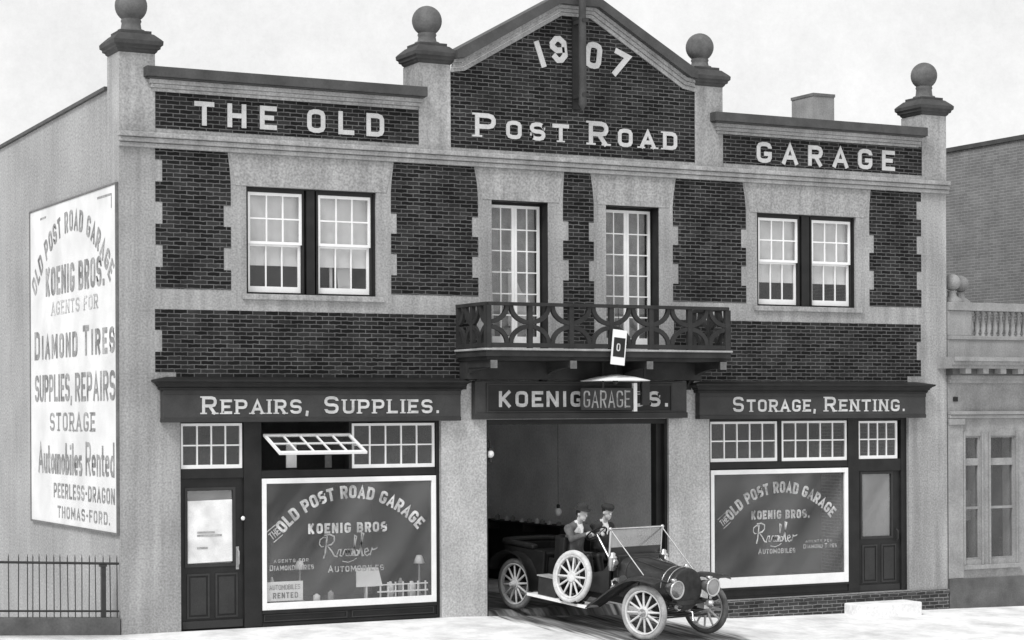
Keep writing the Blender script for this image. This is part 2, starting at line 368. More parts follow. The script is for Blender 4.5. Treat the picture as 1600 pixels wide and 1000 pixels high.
# ------------------------------------------------------------------ ground
def lerp(x, tb):
    if x <= tb[0][0]: return tb[0][1]
    for (a, p), (b, q) in zip(tb, tb[1:]):
        if x <= b: return p+(q-p)*(x-a)/(b-a)
    return tb[-1][1]
def g0(x): return lerp(x, [(-40, 1.2), (-2, .10), (0, .0), (6, -.01), (8, -.09), (9.5, -.15), (11.5, -.31), (16.5, -.38), (22, -.48), (60, -1.3)])
def gz(x, y): return g0(x)+.06*max(-3.2, min(0, y)) + (.01*(y+3.2) if y < -3.2 else 0)
gm = bpy.data.materials.new('pale_pavement'); gm.use_nodes = True
def ground_mat():
    t = gm.node_tree; N = t.nodes; L = t.links; b = N['Principled BSDF']; b.inputs['Roughness'].default_value = .95; b.inputs['Specular IOR Level'].default_value = .1
    co = N.new('ShaderNodeTexCoord'); sp = N.new('ShaderNodeSeparateXYZ'); L.new(co.outputs['Object'], sp.inputs[0])
    n1 = N.new('ShaderNodeTexNoise'); n1.inputs['Scale'].default_value = 1.3; n1.inputs['Detail'].default_value = 8; n1.inputs['Roughness'].default_value = .7
    L.new(co.outputs['Object'], n1.inputs[0])
    mp = N.new('ShaderNodeMapping'); mp.inputs['Scale'].default_value = (9, .8, 1); n2 = N.new('ShaderNodeTexNoise'); n2.inputs['Scale'].default_value = 1.2; n2.inputs['Detail'].default_value = 6
    L.new(co.outputs['Object'], mp.inputs[0]); L.new(mp.outputs[0], n2.inputs[0])
    def mth(op, a, bb, c=None):
        k = N.new('ShaderNodeMath'); k.operation = op
        for i, q in enumerate((a, bb, c)):
            if q is None: continue
            if isinstance(q, (int, float)): k.inputs[i].default_value = q
            else: L.new(q, k.inputs[i])
        return k.outputs[0]
    # a dark band from the garage door, streaked along the way the cars drive
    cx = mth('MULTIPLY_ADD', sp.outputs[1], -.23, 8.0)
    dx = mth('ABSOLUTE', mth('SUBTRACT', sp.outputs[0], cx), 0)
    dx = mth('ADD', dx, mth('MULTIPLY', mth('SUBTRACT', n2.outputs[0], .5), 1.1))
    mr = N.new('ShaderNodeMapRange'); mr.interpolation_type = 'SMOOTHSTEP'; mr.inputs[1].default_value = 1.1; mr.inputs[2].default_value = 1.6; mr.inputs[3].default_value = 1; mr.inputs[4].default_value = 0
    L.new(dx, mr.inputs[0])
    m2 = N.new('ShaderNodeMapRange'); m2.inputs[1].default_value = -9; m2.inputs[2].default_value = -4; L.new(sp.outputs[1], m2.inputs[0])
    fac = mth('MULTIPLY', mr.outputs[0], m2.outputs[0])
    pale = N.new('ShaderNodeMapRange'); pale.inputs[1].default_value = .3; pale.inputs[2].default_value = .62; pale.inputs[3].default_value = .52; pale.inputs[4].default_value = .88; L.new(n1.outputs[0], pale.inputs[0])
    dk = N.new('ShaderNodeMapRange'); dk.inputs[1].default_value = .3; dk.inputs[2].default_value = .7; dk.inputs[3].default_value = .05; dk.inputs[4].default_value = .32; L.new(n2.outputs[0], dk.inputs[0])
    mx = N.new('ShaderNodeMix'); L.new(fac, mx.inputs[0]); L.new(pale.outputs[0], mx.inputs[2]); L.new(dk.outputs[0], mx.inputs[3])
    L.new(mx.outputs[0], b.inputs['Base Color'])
    bp = N.new('ShaderNodeBump'); bp.inputs['Strength'].default_value = .3; bp.inputs['Distance'].default_value = .03; L.new(n1.outputs[0], bp.inputs['Height']); L.new(bp.outputs[0], b.inputs['Normal'])
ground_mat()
xs = [-600, -200, -80, -40]+[-20+.5*i for i in range(110)]+[40, 60, 120, 300, 700]
ys = [-600, -200, -80, -45]+[-36+2*i for i in range(16)]+[-3.2, -2.4, -1.6, -.8, 0, .17, .35, 1, 2, 6, 25, 80, 300, 700]
b = MB(); n = len(ys)
def garage_floor(x, y): return 6.3 < x < 10.4 and y > .3
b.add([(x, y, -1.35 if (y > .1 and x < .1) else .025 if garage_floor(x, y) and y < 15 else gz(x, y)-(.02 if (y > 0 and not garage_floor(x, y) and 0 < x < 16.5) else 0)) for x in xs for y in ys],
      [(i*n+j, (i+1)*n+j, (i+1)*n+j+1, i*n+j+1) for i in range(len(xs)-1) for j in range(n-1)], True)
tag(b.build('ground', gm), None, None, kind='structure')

# ------------------------------------------------------------------ the garage building
GB = thing('garage_building', (8.28, 0, 0), 'garage of dark brick and pale stucco with a gable dated 1907 and ball finials', 'building')
WL, WR = (2.12, 4.43, 5.43, 7.18), (12.12, 14.39, 5.44, 7.165)
F1, F2 = (6.60, 7.715, 4.56, 7.155), (8.885, 9.995, 4.56, 7.165)
SL, GD, SR = (.985, 5.61, -1, 3.35), (6.48, 10.17, -1, 3.36), (11.05, 15.63, .02, 3.35)
b = MB(); wall_grid(b, 0, 16.57, -1, 8.78, 0, .36, [WL, WR, F1, F2, SL, GD, SR]); b.build('front_wall', STUCCO, GB)
GI = [(5.82, 9.30), (6.08, 9.34), (7.99, 10.45), (8.57, 10.45), (10.50, 9.34), (10.76, 9.30)]     # underside of the gable moulding
b = MB(); b.prism([(5.4, 8.78), (11.2, 8.78), (11.2, 9.3)]+GI[::-1]+[(5.4, 9.3)], .001, .36); b.build('gable_wall', STUCCO, GB)
b = MB(); b.prism([(.36, -1), (.36, 8.68), (18, 8.34), (18, -1)], .0, .35, 'x'); b.build('side_wall', SIDEST, GB)
b = MB(); b.prism([(.62, 8.677), (.62, 8.735), (18.05, 8.40), (18.05, 8.345)], -.05, .40, 'x'); b.build('side_coping', COPING, GB)
part('side_wall', NBRICK, GB, [(16.24, 16.57, .36, 18, -1, 8.5)])
part('rear_wall', SIDEST, GB, [(.35, 16.24, 17.7, 18, -1, 8.3)])
part('roof', COPING, GB, [(.35, 16.24, .36, 17.7, 7.95, 8.15)])
# rooms behind the openings
b = MB()
b.box(.36, 5.9, 3.6, 3.7, -.1, 3.9); b.box(.36, 16.2, .37, 17.6, 4.05, 4.25); b.box(5.9, 6.0, .37, 17, -.1, 3.9)
b.box(.37, 5.9, .37, 3.6, 3.85, 3.95)
b.box(10.9, 11.0, .37, 17, -.1, 3.9); b.box(11.0, 16.2, 3.6, 3.7, -.1, 3.9); b.box(.36, 16.2, 4.5, 4.6, 4.3, 7.9)
b.box(5.6, 5.7, .37, 4.5, 4.3, 7.9); b.box(11.3, 11.4, .37, 4.5, 4.3, 7.9)
b.build('partition', DARK, GB)
b = MB(); b.box(6.02, 6.10, .37, 13, -.1, 3.9); b.box(10.80, 10.88, .37, 13, -.1, 3.9); b.box(6.02, 10.88, 9, 9.1, -.1, 3.9); b.box(6.1, 10.8, .37, 13, 3.9, 4.0)
for k in range(4): b.box(6.1, 10.8, 1.5+2*k, 1.7+2*k, 3.62, 3.9)
b.build('garage_interior_wall', GARI, GB)
part('garage_shade_panel', mat('garage_wall_shade', .02, .3, 2, .9, .1, 20), GB, [(10.775, 10.799, .37, 8.96, -.1, 1.14)]); part('garage_shade_panel', MATS['garage_wall_shade'], GB, [(6.11, 10.774, 8.965, 8.999, -.1, 1.14)])  # dark panels that paint the shade low on the garage walls
part('shop_floor', WOOD, GB, [(.38, 5.88, .2, 3.58, -.05, .012), (11.02, 16.2, .2, 3.58, -.05, .012)])
# brick facing
def brick_panel(poly, y=-.006): b = MB(); b.prism(poly, y, .0); return b.build('brick_facing', BRICK, GB)
ZN = [(6.84, 6.50), (6.16, 5.80)]; ZO = [(7.53, 7.18), (6.86, 6.51), (6.17, 5.82)]; B0 = 5.48
def edge(kind, w_, nt_, top, sgn):
    """points of one vertical brick edge from bottom to top"""
    p = [(w_, B0)]
    for (zt, zb) in reversed(ZO if kind == 'pier' else ZN): p += [(w_, zb), (nt_, zb), (nt_, zt), (w_, zt)]
    if kind == 'pier': p += [(w_, 7.71)]
    else: p += [(w_, 7.2), (w_+(top-w_)*.35, 7.45), (top, 7.71)]
    return p
def upper(left, right): brick_panel(edge(*left, 1)+edge(*right, -1)[::-1])
upper(('pier', .59, .705, 0), ('win', 1.852, 1.73, 1.80))
upper(('win', 4.695, 4.80, 4.755), ('win', 6.335, 6.22, 6.262))
upper(('win', 8.01, 8.12, 8.04), ('win', 8.63, 8.53, 8.565))
upper(('win', 10.285, 10.40, 10.355), ('win', 11.87, 11.765, 11.80))
upper(('win', 14.705, 14.81, 14.745), ('pier', 15.95, 15.84, 0))
brick_panel([(8.01, 4.1), (8.63, 4.1), (8.63, B0-.004), (8.01, B0-.004)])
brick_panel([(.575, 4.04), (6.3, 4.04), (6.3, 5.15), (.575, 5.15), (.575, 4.82), (.69, 4.82), (.69, 4.47), (.575, 4.47), (.575, 4.15), (.92, 4.15), (.92, 4.04)][0:11])
brick_panel([(10.3, 4.04), (15.6, 4.04), (15.6, 4.15), (15.93, 4.15), (15.93, 4.46), (15.83, 4.46), (15.83, 4.81), (15.93, 4.81), (15.93, 5.15), (10.3, 5.15)])
brick_panel([(.59, 8.03), (5.215, 8.03), (5.215, 8.61), (.59, 8.61)])
brick_panel([(11.38, 8.04), (15.975, 8.04), (15.975, 8.585), (11.38, 8.585)])
brick_panel([(5.82, 8.02), (10.76, 8.02)]+GI[::-1])
b = MB(); b.box(10.17, 16.57, -.035, .0, -1, -.002); b.box(10.17, 16.57, -.055, -.035, -.065, .004); b.build('brick_plinth', BRICKB, GB)
# belt course, copings, sills
b = MB()
for z0, z1, y in ((7.865, 7.945, -.125), (7.785, 7.86, -.095), (7.705, 7.78, -.065)): b.box(-.03 if y < -.1 else -.015, 16.60, y, .0, z0, z1)
b.build('belt_course', STUCCO, GB, .012)
for x0, x1, zt in ((.40, 5.30, 8.985), (11.09, 15.975, 8.945)):
    part('coping', COPING, GB, [(x0, x1, -.2, .42, zt-.165, zt), (x0+.03, x1-.03, -.175, .0, zt-.185, zt-.165)], .012)
    part('coping_moulding', STUCCO, GB, [(x0+.08, x1-.04, -.10, -.008, zt-.255, zt-.186), (x0+.11, x1-.07, -.075, -.008, zt-.32, zt-.258), (x0+.14, x1-.10, -.045, -.008, zt-.375, zt-.323)], .008)
def off(p, d): return [(x, z+d) for x, z in p]
def ribbon(mb, lo, hi, y0, y1):
    for i in range(len(lo)-1): mb.prism([lo[i], lo[i+1], hi[i+1], hi[i]], y0, y1)
GT = [(5.86, 9.52), (6.02, 9.54), (7.90, 10.63), (8.66, 10.63), (10.56, 9.54), (10.72, 9.52)]
GU = [(5.86, 9.66), (5.96, 9.72), (7.86, 10.78), (8.70, 10.78), (10.62, 9.72), (10.72, 9.66)]
b = MB(); ribbon(b, GT, GU, -.2, .42); b.build('gable_coping', COPING, GB)
b = MB()
for f0, f1, y in ((0, .32, -.035), (.36, .66, -.06), (.70, .99, -.085)):
    lo = [(a[0]+(c[0]-a[0])*f0, a[1]+(c[1]-a[1])*f0) for a, c in zip(GI, GT)]; hi = [(a[0]+(c[0]-a[0])*f1, a[1]+(c[1]-a[1])*f1) for a, c in zip(GI, GT)]
    ribbon(b, lo, hi, y, .0)
b.build('gable_moulding', STUCCO, GB)
for xl0, xl1, tl, tr, o in ((1.852, 4.695, 1.80, 4.755, WL), (6.335, 8.01, 6.262, 8.04, F1), (8.63, 10.285, 8.565, 10.355, F2), (11.87, 14.705, 11.80, 14.745, WR)):
    b = MB(); zb = o[3]+.004; b.prism([(xl0+.09, zb), (xl1-.09, zb), (tr-.03, 7.702), (tl+.03, 7.702)], -.009, .0); b.build('flat_arch', TOOLED, GB)   # vertically tooled cement
for q in ((2.04, 4.55, -.055, .0, 5.335, 5.428), (12.04, 14.50, -.055, .0, 5.345, 5.438)): part('window_sill', STUCCO, GB, [q], .01)
PALE = mat('pale_stucco', .46, .14, 1.0, .9, .5, 30, .27, streak=.14)          # lighter render on the two piers beside the garage door
for x0, x1 in ((5.612, 6.478), (10.172, 11.048)): part('pier_facing', PALE, GB, [(x0, x1, -.007, -.001, -.6, 3.359)]); part('pier_facing', PALE, GB, [(x0+(.31 if x0 < 8 else .30), x0+(.575 if x0 < 8 else .57), -.007, -.001, 3.362, 4.03)])
# piers with caps and stone balls
for x0, x1, zb, zc, sw in ((.0, .59, 9.20, 9.985, 0), (5.22, 5.815, 9.42, 10.19, .0), (10.765, 11.365, 9.42, 10.175, .0), (15.975, 16.57, 9.22, 10.03, .0)):
    p = part('pier', STUCCO, GB, [(x0-.001, x1+.001, -.012, .62, 7.95, zb)])
    cx, cy, hx, hy = (x0+x1)/2, .285, (x1-x0)/2, .297
    b = MB(); rings = []
    for e, h in ((.0, 0), (.03, .03), (.035, .05), (.07, .07), (.075, .105), (.105, .13), (.11, .19), (.085, .22), (-.01, .31), (-.04, .32), (-.04, .365), (-.07, .37)):
        rings.append([(cx+sx*(hx+e), cy+sy*(hy+e), zb+h) for sx, sy in ((-1, -1), (1, -1), (1, 1), (-1, 1))])
    b.loft(rings, smooth=False); b.build('pier_cap', CAPM, p)
    b = MB(); b.lathe([(.215, zb+.37), (.215, zb+.40), (.165, zb+.42), (.15, zc-.27), (.165, zc-.24), (.15, zc-.2)], (cx, cy, 0), 'z', 28)
    b.ball((cx, cy, zc+.005), .258, 32); b.build('ball_finial', BALLM, p)
p = part('chimney', NEIGH, GB, [(15.60, 16.13, 3, 3.76, 8.1, 9.98)])
part('chimney_cap', STONED, p, [(15.585, 16.145, 2.985, 3.775, 9.98, 10.04)])
# flagpole standing down the middle of the gable
b = MB(); b.box(8.20, 8.38, -.03, -.007, 8.82, 10.44); pb = b.build('flagpole_board', WOOD, GB)
b = MB(); b.tube([(8.25, -.30, 8.78), (8.25, -.30, 8.86), (8.25, -.30, 12.4)], [.02, .07, .06], 14); b.build('flagpole', COPING, pb)
for z in (9.0, 10.3): part('flagpole_bracket', IRON, pb, [(8.21, 8.33, -.38, -.031, z, z+.06)])

# inlaid letters
def front_text(parent, name, m, s, x0, x1, z0, h, y, **k):
    b = []; text(b, s, on_front(x0, z0, y), h, x1-x0, each=True, **k); build_words(b, name, m, parent)
front_text(GB, 'inlaid_letter', LETTER, 'THE OLD', 1.24, 4.58, 8.115, .385, -.007, t=.20, gap=.42, d=.015)
b = []; text(b, 'POST', on_front(6.26, 8.225, -.007), .41, 1.83, t=.19, serif=True, small=.77, gap=.26, d=.015, sl=.05, each=True)
text(b, 'ROAD', on_front(8.515, 8.215, -.007), .42, 1.84, t=.19, serif=True, small=.77, gap=.26, d=.015, sl=.05, each=True); build_words(b, 'inlaid_letter', LETTER, GB)
front_text(GB, 'inlaid_letter', LETTER, 'GARAGE', 12.10, 15.31, 8.09, .385, -.007, t=.20, gap=.40, d=.015)
for ch, px, pz, an in (('1', 7.56, 9.74, 20), ('9', 7.93, 9.85, 7), ('0', 8.635, 9.80, -7), ('7', 9.175, 9.69, -21)):
    wd = glyph(ch, .2)[0]; ca, sa = math.cos(R(an)), math.sin(R(an))
    def fr(u, z, d, px=px, pz=pz, ca=ca, sa=sa, wd=wd):
        u -= wd*.47*.53; z -= .235; return (px+u*ca-z*sa, -.007-d, pz+u*sa+z*ca)
    b = MB(); text(b, ch, fr,   .47, wd*.47*1.06, t=.21, d=.015); b.build('inlaid_numeral', LETTER, GB)

# upper windows
def double_hung(x0, x1, z0, z1, meet, blind, sc):
    wn = MB(); wn.frame(x0-.035, x1+.035, z0-.02, z1+.06, .085, .16, .035, .02, .06); wn = wn.build('window', WOOD, GB)
    b = MB(); b.sash(x0, x1, meet-.03, z1, .10, .14, .045, 3, 2, .024, .045, .05); b.build('upper_sash', WHITE, wn)
    b = MB(); b.sash(x0+.008, x1-.008, z0, meet-.032, .145, .18, .045, 3, 2 if False else 1, .022, .10, .03); b.build('lower_sash', WHITE, wn)
    part('pane', GLASS, wn, [(x0+.03, x1-.03, .118, .121, meet, z1-.03), (x0+.03, x1-.03, .162, .165, z0+.06, meet-.05)])
    if blind is not None:
        b = MB(); N = 14                                   # a roller blind hangs in slow ripples
        P = [(x0-.02+(x1-x0+.04)*i/N, .205+.008*math.sin(i*1.9+x0)) for i in range(N+1)]
        b.add([(x, y, z) for x, y in P for z in (blind, z1+.03)], [(2*i, 2*i+2, 2*i+3, 2*i+1) for i in range(N)], True)
        b.add([(x, y+.003, z) for x, y in P for z in (blind, z1+.03)], [(2*i+1, 2*i+3, 2*i+2, 2*i) for i in range(N)], True)
        b.box(x0-.01, x1+.01, .196, .216, blind-.02, blind)
        b.build('blind', CREAM, wn)
    return wn
for o, m0, m1, meet in ((WL, 3.16, 3.375, 6.28), (WR, 13.14, 13.385, 6.30)):
    b = MB(); b.frame(o[0], o[1], o[2], o[3], .06, .30, .035, .015, .02); b.box(m0+.035, m1-.035, .065, .29, o[2]+.015, o[3]-.02); b.build('window_frame', WOOD, GB)
double_hung(2.178, 3.125, 5.465, 7.10, 6.285, 5.93, 1); wr = double_hung(3.41, 4.362, 5.465, 7.10, 6.285, 5.93, 1)
b = MB()                                                    # things standing in the lower light
b.prism([(3.70, 5.5), (3.75, 5.5), (3.75, 5.93), (3.70, 5.93)], .30, .32); b.prism([(3.86, 5.5), (4.09, 5.5), (4.09, 5.93), (3.83, 5.93)], .30, .32)
b.build('curtain', CREAM, wr)
double_hung(12.205, 13.105, 5.475, 7.085, 6.295, 5.91, 1); double_hung(13.42, 14.33, 5.475, 7.085, 6.295, 5.91, 1)
# French windows onto the balcony
for o, l0, l1 in ((F1, (6.60, 7.135), (7.145, 7.70)), (F2, (8.885, 9.395), (9.405, 9.965))):
    x0, x1 = o[0], o[1]
    b = MB(); b.frame(x0, x1, o[2], o[3], .02, .34, .012, .02, .012); b.frame(x0+.012, x1-.012, o[2]+.02, o[3]-.012, .27, .34, .03, .03, .04); wn = b.build('window', WOOD, GB)
    xm = (x0+x1)/2+.012
    b = MB(); b.sash(x0+.042, xm-.002, o[2]+.05, o[3]-.055, .245, .285, .05, 2, 6, .022, .2, .05); b.build('casement', WHITE, wn)
    b = MB(); b.sash(xm+.002, x1-.042, o[2]+.05, o[3]-.055, .245, .285, .05, 2, 6, .022, .2, .05); b.build('casement', WHITE, wn)
    part('pane', GLASS, wn, [(x0+.06, x1-.06, .262, .265, o[2]+.2, o[3]-.07)])
    part('net_curtain', mat('net', .42, .25, 4, .9, 0), wn, [(x0+.03, x1-.03, .45, .453, o[2]+.1, o[3]-.05)])
    if o is F1:
        b = MB(); b.prism([(7.13, 5.0), (7.6, 5.0), (7.55, 5.45), (7.38, 5.62), (7.22, 5.95), (7.13, 6.0)], .40, .42); b.prism([(6.72, 4.8), (6.86, 4.8), (6.80, 5.9), (6.74, 6.2)], .40, .42); b.build('curtain', CREAM, wn)

# ------------------------------------------------------------------ balcony
BX0, BX1, BY = 5.94, 10.70, -1.12
b = MB(); b.box(BX0-.08, BX1+.08, BY-.07, -.012, 4.52, 4.555); bal = b.build('balcony', STONE, GB, .01)
part('balcony_edge', WOODB, bal, [(BX0-.05, BX1+.05, BY-.045, -.012, 4.42, 4.518)])
part('balcony_ceiling', WOODB, bal, [(BX0, BX1, BY+.02, -.012, 4.36, 4.418)])
part('balcony_beam', WOODB, bal, [(BX0+.02, BX1-.02, -.32, -.02, 4.05, 4.355)])
nb = 6; pit = (BX1-BX0)/nb; zt0, zb0 = 5.27, 4.645
def railing(mb, p0, p1, bays, skip0=False):
    p0, p1 = Vector(p0), Vector(p1); dv = (p1-p0); ln = dv.length; dv.normalize(); nv = Vector((-dv.y, dv.x)); bp = ln/bays
    def bar(poly, th):
        m = len(poly); vs = []
        for s in (-th/2, th/2):
            for u, z in poly: q = p0+dv*u+nv*s; vs.append((q.x, q.y, z))
        mb.add(vs, [tuple(range(m-1, -1, -1)), tuple(range(m, 2*m))]+[(i, (i+1) % m, m+(i+1) % m, m+i) for i in range(m)])
    bar([(0, zt0), (ln, zt0), (ln, zt0+.055), (0, zt0+.055)], .10); bar([(.0, zb0-.075), (ln, zb0-.075), (ln, zb0), (.0, zb0)], .065)
    for k in range(bays+1):
        if k == 0 and skip0: continue
        u = k*bp; wv = .055 if k in (0, bays) else .042; bar([(u-wv, 4.556), (u+wv, 4.556), (u+wv, zt0-.001), (u-wv, zt0-.001)], .075)
    zm = (zt0+zb0)/2; H = (zt0-zb0)/2
    for k in range(bays):
        for side in (0, 1):
            for up in (0, 1):
                cx = (k+side)*bp; cz = zt0 if up else zb0; seg = 7; o_, i_ = [], []
                for i in range(seg+1):
                    a = math.pi/2*i/seg; ca, sa = math.cos(a), math.sin(a); sx = 1 if side == 0 else -1; sz = -1 if up else 1
                    o_.append((cx+sx*(bp/2)*ca, cz+sz*(H+.004)*sa)); i_.append((cx+sx*(bp/2-.075)*ca, cz+sz*(H-.07)*sa))
                for i in range(seg): bar([o_[i], o_[i+1], i_[i+1], i_[i]], .05+.004*side+.008*up)
for a, c, nbay, sk in (((BX0, BY), (BX1, BY), nb, False), ((BX0, -.02), (BX0, BY), 2, False), ((BX1, BY), (BX1, -.02), 2, True)):
    b = MB(); railing(b, a, c, nbay, sk); b.build('railing', WOODB, bal)
for k in range(4):
    x = BX0+.10+k*(BX1-BX0-.2)/3
    b = MB(); b.box(x-.065, x+.065, BY-.02, -.02, 4.24, 4.357)
    br = b.build('bracket', WOODB, bal)
    part('joist_end', JOIST, br, [(x-.06, x+.06, BY-.04, BY-.021, 4.22, 4.355)])
    b = MB(); arcp = [(-.02, 4.238), (-1.0, 4.238)]+[(-1.0+.98*math.sin(R(9*i)), 4.238-.36*(1-math.cos(R(9*i)))) for i in range(1, 11)]
    b.prism([(y, z) for y, z in arcp], x-.05, x+.05, 'x'); b.build('corbel', WOODB, br)

# ------------------------------------------------------------------ fascia signs
def fascia(x0, x1, z0, z1, label, lines, corn):
    t = thing('fascia_sign', ((x0+x1)/2, 0, z0), label, 'sign', 'painted fascia signs over the ground floor')
    b = MB(); b.box(x0, x1, -.15, -.012, z0, z1); b.build('board', FASC, t, .006)
    if corn:
        zc = z1; b = MB()
        prof = [(.155, 0), (.175, .03), (.165, .04), (.20, .07), (.20, .085), (.24, .12), (.275, .135), (.275, .165), (.02, .215)]
        rings = [[(x0-d+.15-.02, -.008, zc+h), (x0-d+.15-.02, -d, zc+h), (x1+d-.15+.02, -d, zc+h), (x1+d-.15+.02, -.008, zc+h)] for d, h in prof]
        b.loft(rings, smooth=False); b.build('cornice', WOOD, t)
        part('frame', FASCM, t, [(x0-.004, x1+.004, -.163, -.012, z0-.015, z0+.055), (x0-.004, x1+.004, -.163, -.151, z1-.07, z1)], .006)
    return t
t = fascia(.65, 5.915, 3.36, 3.86, 'grey sign board reading REPAIRS, SUPPLIES. above the tilted open transom', None, True)
b = []; text(b, 'REPAIRS,', on_front(1.29, 3.475, -.152), .285, 1.84, t=.17, serif=True, small=.82, gap=.17, d=.008, sl=.06)
text(b, 'SUPPLIES.', on_front(3.40, 3.475, -.152), .285, 2.10, t=.17, serif=True, small=.82, gap=.17, d=.008, sl=.06); build_words(b, 'lettering', GOLD, t)
t = fascia(10.745, 15.925, 3.36, 3.82, 'grey sign board reading STORAGE, RENTING. above the shop with the stone step', None, True)
b = []; text(b, 'STORAGE,', on_front(11.46, 3.475, -.152), .275, 1.86, t=.17, serif=True, small=.82, gap=.17, d=.008, sl=.06)
text(b, 'RENTING.', on_front(13.52, 3.475, -.152), .275, 1.89, t=.17, serif=True, small=.82, gap=.17, d=.008, sl=.06); build_words(b, 'lettering', GOLD, t)
t = fascia(6.19, 10.47, 3.37, 4.02, 'dark framed sign reading KOENIG BROS. above the open garage doorway', None, False)
b = MB(); b.frame(6.40, 10.16, 3.475, 3.985, -.172, -.151, .035); b.box(6.19, 10.47, -.185, -.151, 3.37, 3.472); b.build('frame', FASCM, t, .005)
part('panel', WOOD, t, [(6.436, 10.124, -.156, -.1505, 3.512, 3.948)])
b = []; text(b, 'KOENIG', on_front(6.63, 3.575, -.157), .275, 1.68, t=.21, gap=.14, d=.008); text(b, 'BROS.', on_front(8.62, 3.575, -.157), .275, 1.46, t=.21, gap=.16, d=.008); build_words(b, 'lettering', GOLD, t)

# hanging signs and lamps at the balcony
t = thing('hanging_sign', (8.4, -.45, 3.55), 'small dark hanging sign reading GARAGE in front of the KOENIG BROS. fascia', 'sign')
MZ = Matrix.Translation((8.17, -.34, 0)) @ Matrix.Rotation(R(-9), 4, 'Z')
b = MB(); b.box(0, .98, 0, .05, 3.52, 3.90, MZ); b.build('board', FASC, t)
b = MB(); text(b, 'GARAGE', lambda u, z, d: tuple(MZ @ Vector((.04+u, -.001-d, 3.555+z))), .31, .88, t=.15, gap=.16, d=.003); b.build('lettering', FAINT, t)
b = MB(); b.box(.981, 1.045, -.02, .07, 3.49, 3.99, MZ); b.build('end_board', WHITE, t)
b = MB(); b.box(1.14, 1.28, -.03, .08, 3.60, 4.04, MZ); b.box(1.19, 1.22, .01, .04, 4.041, 4.36, MZ); b.box(1.0461, 1.139, .01, .04, 3.8, 3.83, MZ); b.build('bracket', FASCM, t)
b = MB(); b.box(.4, .43, .01, .04, 3.901, 4.36, MZ); b.build('hanger', IRON, t)
t = thing('reflector_lamp', (8.75, -.85, 4.06), 'wide shallow white reflector lamp hanging under the balcony', 'lamp')
b = MB(); b.lathe([(.06, .10), (.10, .095), (.35, .06), (.60, .0), (.61, -.012), (.59, -.008), (.34, .045), (.07, .075)], (8.62, -.75, 4.03), 'z', 36); b.build('shade', WHITE, t)
b = MB(); b.lathe([(.02, .37), (.02, .12), (.07, .115), (.07, .02), (.04, .0)], (8.62, -.75, 4.03), 'z', 16); b.ball((8.62, -.75, 4.01), .05, 12); b.build('lamp_stem', IRON, t)
t = thing('hanging_plate', (8.4, -1.24, 4.28), 'tilted white plate with a dark square and a 0 hung on the balcony edge', 'sign')
MP = Matrix.Translation((8.40, -1.24, 4.587)) @ Matrix.Rotation(R(5.5), 4, 'Y')
b = MB(); b.box(-.135, .135, -.012, .012, -.30, .30, MP); b.build('plate', WHITE, t)
b = MB(); b.box(-.112, .112, -.016, -.0125, -.165, .165, MP); b.build('dark_panel', WOOD, t)
b = MB(); text(b, '0', lambda u, z, d: tuple(MP @ Vector((-.055+u, -.0165-d, -.07+z))), .14, .075, t=.2, d=.003); b.build('number', GOLD, t)
b = MB(); b.tube([MP @ Vector((0, .0, .30)), (8.43, -1.20, 5.0), (8.43, -1.17, 5.33)], .006, 6); b.build('cord', IRON, t)
t = thing('globe_lamp', (6.55, .1, 2.7), 'small white globe lamp on the jamb of the open garage doorway', 'lamp')
b = MB(); b.ball((6.60, .10, 2.765), .07, 20); b.build('globe', WHITE, t)
b = MB(); b.lathe([(.05, 2.825), (.055, 2.86), (.02, 2.88), (.015, 2.98)], (6.60, .10, 0), 'z', 14); b.tube([(6.60, .10, 2.97), (6.56, .10, 3.0), (6.485, .10, 2.98)], .012, 6)
b.lathe([(.03, 2.62), (.03, 2.695)], (6.60, .1, 0), 'z', 12); b.build('bracket', IRON, t)

# ------------------------------------------------------------------ ground floor joinery
b = MB(); b.box(GD[0], GD[0]+.05, .05, .34, -.3, GD[3]); b.box(GD[1]-.05, GD[1], .05, .34, -.3, GD[3]); b.box(GD[0]+.05, GD[1]-.05, .05, .34, GD[3]-.09, GD[3]); b.box(10.0, 10.118, .15, .33, .0, 3.268); b.build('door_frame', WOOD, GB)
LX0, LX1 = SL[0], SL[1]
b = MB()                                                   # left shop: posts, transom bar, stall riser
for x0, x1 in ((.985, 1.02), (2.085, 2.39), (5.55, 5.61)): b.box(x0, x1, .07, .30, .0, 3.35)
b.box(1.02, 2.085, .08, .29, 2.44, 2.585); b.box(2.39, 5.55, .08, .29, 2.43, 2.55); b.box(1.02, 5.55, .08, .29, 3.335, 3.349) ; b.box(2.39, 5.55, .09, .28, -.1, .25)
b.box(3.945, 4.0, .085, .28, 2.55, 3.335); b.box(2.39, 5.55, .06, .09, .0, .05); b.box(2.39, 5.55, .055, .09, .20, .258)
b.build('shop_front', WOOD, GB, .006)
b = MB()
for x0, x1 in ((2.42, 3.9), (3.98, 5.5)): b.frame(x0, x1, .07, .19, .075, .089, .02)
b.build('stall_riser_panel', FASCM, GB)
b = MB()
for x0, x1 in ((11.05, 11.12), (14.235, 14.49), (15.50, 15.63)): b.box(x0, x1, .07, .30, .0, 3.35)
b.box(11.12, 14.235, .08, .29, 2.425, 2.545); b.box(14.49, 15.50, .08, .29, 2.33, 2.56); b.box(11.12, 15.5, .08, .29, 3.31, 3.349); b.box(11.12, 14.235, .09, .28, .02, .23)
b.box(12.625, 12.715, .085, .28, 2.545, 3.31); b.box(11.12, 14.235, .055, .089, .19, .235); b.box(11.06, 14.235, .055, .0899, .022, .06); b.build('shop_front', WOOD, GB, .006)
